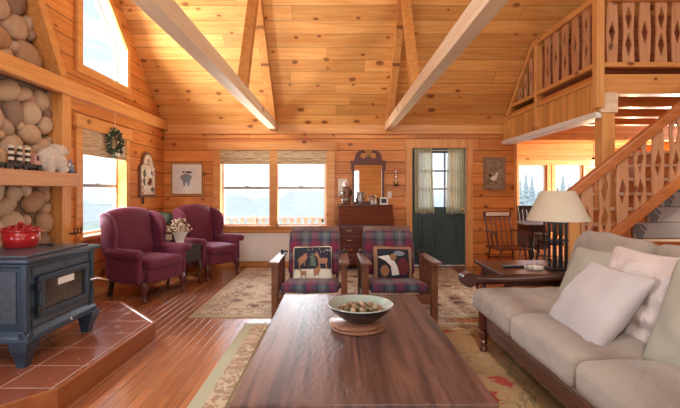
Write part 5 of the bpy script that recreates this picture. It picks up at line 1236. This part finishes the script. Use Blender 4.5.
obj('body', MB().box(-0.42, 0.42, -0.22, 0.22, 0.06, 0.92, 0.006), M['blackwood'], hb); obj('top', MB().box(-0.45, 0.45, -0.25, 0.25, 0.92, 0.95, 0.006), M['walnut'], hb)
for s in (-1, 1):
    d_ = obj('cabinet_door', MB().box(s * 0.205 - 0.19, s * 0.205 + 0.19, -0.238, -0.22, 0.10, 0.88, 0.005), M['blackwood'], hb)
    obj('knob', MB().ell((s * 0.05, -0.25, 0.5), (0.015, 0.015, 0.015), None, 2), M['brass'], d_, True)
obj('plinth', MB().box(-0.40, 0.40, -0.19, 0.20, 0, 0.06), M['blackwood'], hb)
for k, (px, lab) in enumerate(((593.5, 'small square warm glass pendant left of the stair rail in the dining end'), (632, 'small square warm glass pendant seen between the stair balusters'))):
    p = at(px, 163.5, 8.5)
    r = thing('pendant_light', lab, 'lamp', (p.x, p.y, 0), 0, 'dining pendants')
    obj('shade', MB().prism([(-0.075, p.z - 0.085), (0.075, p.z - 0.085), (0.06, p.z + 0.075), (-0.06, p.z + 0.075)], XZ, -0.07, 0.07, 0.006), M['pendant'], r)
    l_ = bpy.data.lights.new('pendant_bulb', 'POINT'); l_.energy = 26; l_.color = (1, 0.8, 0.5); l_.shadow_soft_size = 0.08; lo_ = bpy.data.objects.new('pendant_bulb', l_); C.objects.link(lo_); lo_.location = (p.x, p.y - 0.02, p.z - 0.2)
    obj('cap', MB().lathe([(0.04, p.z + 0.075), (0.035, p.z + 0.11), (0.01, p.z + 0.13)], seg=12), M['black'], r, True); obj('cord', MB().tube([(0, 0, p.z + 0.12), (0, 0, 2.5)], 0.005, 6), M['black'], r)
# ------------------------------------------------------------------ outdoors
random.seed(21)
def ridge(name, r0, r1, h0, h1, mat, label, a0, a1, seed, fr):
    mb = MB(); na, nr = 150, 8; V_ = []
    for j in range(nr + 1):
        q = j / nr; row = []
        for i in range(na + 1):
            a = a0 + (a1 - a0) * i / na; rr = r0 + (r1 - r0) * q
            hh = h0 + (h1 - h0) * (q ** 0.7) * (0.62 + 0.5 * noise.noise(Vector((a * fr, seed, 0))) + 0.16 * noise.noise(Vector((a * fr * 6, seed, q * 2))))
            row.append(mb.bm.verts.new((rr * sin(a), rr * cos(a), hh)))
        V_.append(row)
    for j in range(nr):
        for i in range(na): mb.bm.faces.new((V_[j][i], V_[j][i + 1], V_[j + 1][i + 1], V_[j + 1][i]))
    struct(name, mb, mat, label, 'all')
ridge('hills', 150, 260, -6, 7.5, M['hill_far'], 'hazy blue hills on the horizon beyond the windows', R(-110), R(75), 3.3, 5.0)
ridge('hills', 60, 110, -5, 2.6, M['hill_near'], 'haze-grey woods on the slope beyond the windows', R(-110), R(75), 8.1, 7.0)
mb = MB().box(-160, -3.4, -60, 160, -3.6, -3.4).box(-3.4, 160, 10.8, 160, -3.6, -3.4)
struct('ground', mb, M['grass'], 'pale meadow outside the windows')
struct('deck', MB().box(-4.2, 2.9, 7.3, 9.7, -0.25, -0.12), M['deckwood'], 'weathered deck outside the far wall')
dr = thing('deck_railing', 'weathered deck railing seen through the double window', 'railing', (-0.6, 9.55, -0.12))
obj('top_rail', MB().box(-3.5, 3.4, -0.06, 0.06, 0.78, 0.82).box(-3.5, 3.4, -0.03, 0.03, 0.12, 0.17), M['deckwood'], dr)
for k in range(40):
    x = -3.4 + k * 0.165; obj('baluster', MB().box(x - 0.045, x + 0.045, -0.02, 0.02, 0.17, 0.78), M['deckwood'], dr)
for k in range(4): obj('post', MB().box(-3.5 + k * 2.2 - 0.05, -3.5 + k * 2.2 + 0.05, -0.05, 0.05, -0.05, 0.86), M['deckwood'], dr)
struct('trim_7', MB().box(4.42, 4.62, 11.2, 11.4, -0.2, 2.6), M['brickout'], 'brown porch post outside the dining window')
def conifer(h, r, seed):
    random.seed(seed); mb = MB(); n = 11
    for k in range(n):
        q = k / n; z = h * (0.1 + 0.9 * q); rr = r * (1 - q) * random.uniform(0.85, 1.1) + 0.08; m_ = 13; ring = []
        c_ = mb.bm.verts.new((0, 0, z + h * 0.13))
        for i in range(m_):
            a = 2 * pi * i / m_ + k; f = rr * random.uniform(0.6, 1.1); ring.append(mb.bm.verts.new((f * cos(a), f * sin(a), z - f * 0.35)))
        for i in range(m_): mb.bm.faces.new((c_, ring[i], ring[(i + 1) % m_]))
        mb.bm.faces.new(ring[::-1])
    return mb
protos = [(conifer(6.2, 1.3, 1), 6.2), (conifer(5.0, 1.1, 2), 5.0), (conifer(7.2, 1.5, 3), 7.2)]
kinds = ['mid-height', 'short', 'tall']; pt_ = []
for k, (px, d, kind) in enumerate(((520, 52, 0), (526, 60, 2), (532, 68, 2), (538, 76, 1), (544, 84, 0), (557, 56, 1), (563, 64, 2), (569, 72, 0), (576, 80, 2), (583, 88, 1))):
    p = at(px, 200, d)
    if kind >= len(pt_) or pt_[kind] is None:
        while len(pt_) <= kind: pt_.append(None)
        r = thing('conifer', '', 'tree', (p.x, p.y, -3.4), 0, 'conifers beyond the dining windows')
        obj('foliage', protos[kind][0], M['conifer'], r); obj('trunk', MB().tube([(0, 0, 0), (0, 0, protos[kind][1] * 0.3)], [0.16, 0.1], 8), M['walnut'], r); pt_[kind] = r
    else: r = copy_tree(pt_[kind], None, (p.x, p.y, -3.4), k * 1.3)
    side = 'left' if px < 550 else 'right'
    r['label'] = '%s haze-pale conifer outside the %s dining window' % (kinds[kind], side)
# ------------------------------------------------------------------ light
def area(name, loc, rot, sx, sy, e, col=(1, 1, 1)):
    l = bpy.data.lights.new(name, 'AREA'); l.shape = 'RECTANGLE'; l.size = sx; l.size_y = sy; l.energy = e; l.color = col
    o = bpy.data.objects.new(name, l); C.objects.link(o); o.location = loc; o.rotation_euler = rot; return o
DAY, COOL = (1.0, 0.95, 0.88), (0.86, 0.93, 1.0)
for k, (a, b) in enumerate(RW): area('rear_window_daylight', ((a + b) / 2, YB - 0.2, 1.3), (R(90), 0, 0), b - a, 1.65, 38, DAY)
for k, (a, b) in enumerate(SK):
    ym = (s0 + s1) / 2; area('roof_fill', ((a + b) / 2, ym, roof(ym) + 0.25), (R(45), 0, 0), b - a, 2.6, 24, DAY)  # fill lamps over the added roof openings behind the camera
area('left_fill', (XL - 0.25, 0.72, 1.42), (0, R(-90), 0), 1.3, 1.2, 70, COOL)  # fill lamp outside the added near window
area('dining_fill', (XR + 0.25, 8.5, 1.4), (0, R(90), 0), 1.35, 2.1, 210, DAY)  # fill lamp outside the added right wall window
def aim(d): return Vector(d).to_track_quat('-Z', 'Y').to_euler()
area('deck_bounce_fill', (-1.08, 7.62, 0.42), aim((0, -0.75, 0.66)), 1.9, 0.5, 115, (1, 0.97, 0.93))  # added lamp hidden below the sill, throws light up to the ceiling
area('yard_bounce_fill', (-3.62, 5.27, 0.45), aim((0.75, 0, 0.66)), 1.0, 0.5, 90, COOL)  # added lamp below the left sill in place of ground bounce
area('side_sky_fill', (-5.2, 7.05, 2.3), aim((0.72, -0.62, -0.26)), 0.8, 0.8, 290, COOL)  # added lamp just out of view, puts cool sheen on the table
area('far_sky_fill', (-1.1, 9.6, 2.45), aim((0.05, -0.92, -0.38)), 2.0, 0.5, 85, COOL)  # added lamp above the far window view, stands in for sky
area('gable_fill', (-4.3, 4.2, 3.3), aim((0.80, 0.55, 0.12)), 1.3, 1.3, 235, (1, 0.96, 0.9))  # added lamp out of view, brightens the ceiling through the gable window
sun = bpy.data.lights.new('sun', 'SUN'); sun.energy = 0.8; sun.angle = R(3); sun.color = (1, 0.96, 0.9)
so = bpy.data.objects.new('sun', sun); C.objects.link(so); so.rotation_euler = (R(40), 0, R(-15))
wd = bpy.data.worlds.new('sky'); bpy.context.scene.world = wd; wd.use_nodes = True
nt = wd.node_tree; bg = nt.nodes['Background']; tc = nt.nodes.new('ShaderNodeTexCoord'); sp = nt.nodes.new('ShaderNodeSeparateXYZ')
rp_ = nt.nodes.new('ShaderNodeValToRGB'); mp = nt.nodes.new('ShaderNodeMapping'); mp.inputs['Scale'].default_value = (1.6, 1.6, 14)
no = nt.nodes.new('ShaderNodeTexNoise'); no.inputs['Scale'].default_value = 2.2; no.inputs['Detail'].default_value = 4
r2 = nt.nodes.new('ShaderNodeValToRGB'); mx = nt.nodes.new('ShaderNodeMix'); mx.data_type = 'RGBA'
L = nt.links.new
L(tc.outputs['Generated'], sp.inputs[0]); L(sp.outputs[2], rp_.inputs[0]); L(tc.outputs['Generated'], mp.inputs[0]); L(mp.outputs[0], no.inputs['Vector']); L(no.outputs[0], r2.inputs[0])
e = rp_.color_ramp.elements; e[0].position = 0.0; e[0].color = (0.86, 0.93, 0.98, 1); e[1].position = 0.5; e[1].color = (0.50, 0.68, 0.95, 1)
q = e.new(0.12); q.color = (0.74, 0.86, 0.98, 1)
e = r2.color_ramp.elements; e[0].position = 0.48; e[0].color = (0, 0, 0, 1); e[1].position = 0.60; e[1].color = (1, 1, 1, 1)
L(r2.outputs[0], mx.inputs[0]); L(rp_.outputs[0], mx.inputs[6]); mx.inputs[7].default_value = (1.0, 1.0, 1.0, 1)
L(mx.outputs[2], bg.inputs[0]); bg.inputs[1].default_value = 0.78
# ------------------------------------------------------------------ camera
cam = bpy.data.cameras.new('camera'); co = bpy.data.objects.new('camera', cam); C.objects.link(co)
co.location = (0, 0, EYE); co.rotation_euler = (R(90), 0, 0)
cam.sensor_width = 36; cam.lens = 36 * F / 680; cam.clip_start = 0.05; cam.clip_end = 1000
cam.shift_x = (340 - PX) / 680; cam.shift_y = -(204 - PY) / 680
sc = bpy.context.scene; sc.camera = co
sc.view_settings.view_transform = 'Standard'; sc.view_settings.look = 'None'; sc.view_settings.exposure = 0.8; sc.view_settings.gamma = 1.0
sc.view_settings.use_curve_mapping = False
sc.cycles.max_bounces = 10; sc.cycles.diffuse_bounces = 5; sc.cycles.glossy_bounces = 4; sc.cycles.transparent_max_bounces = 12
sc.cycles.sample_clamp_indirect = 6.0; sc.cycles.caustics_reflective = False; sc.cycles.caustics_refractive = False
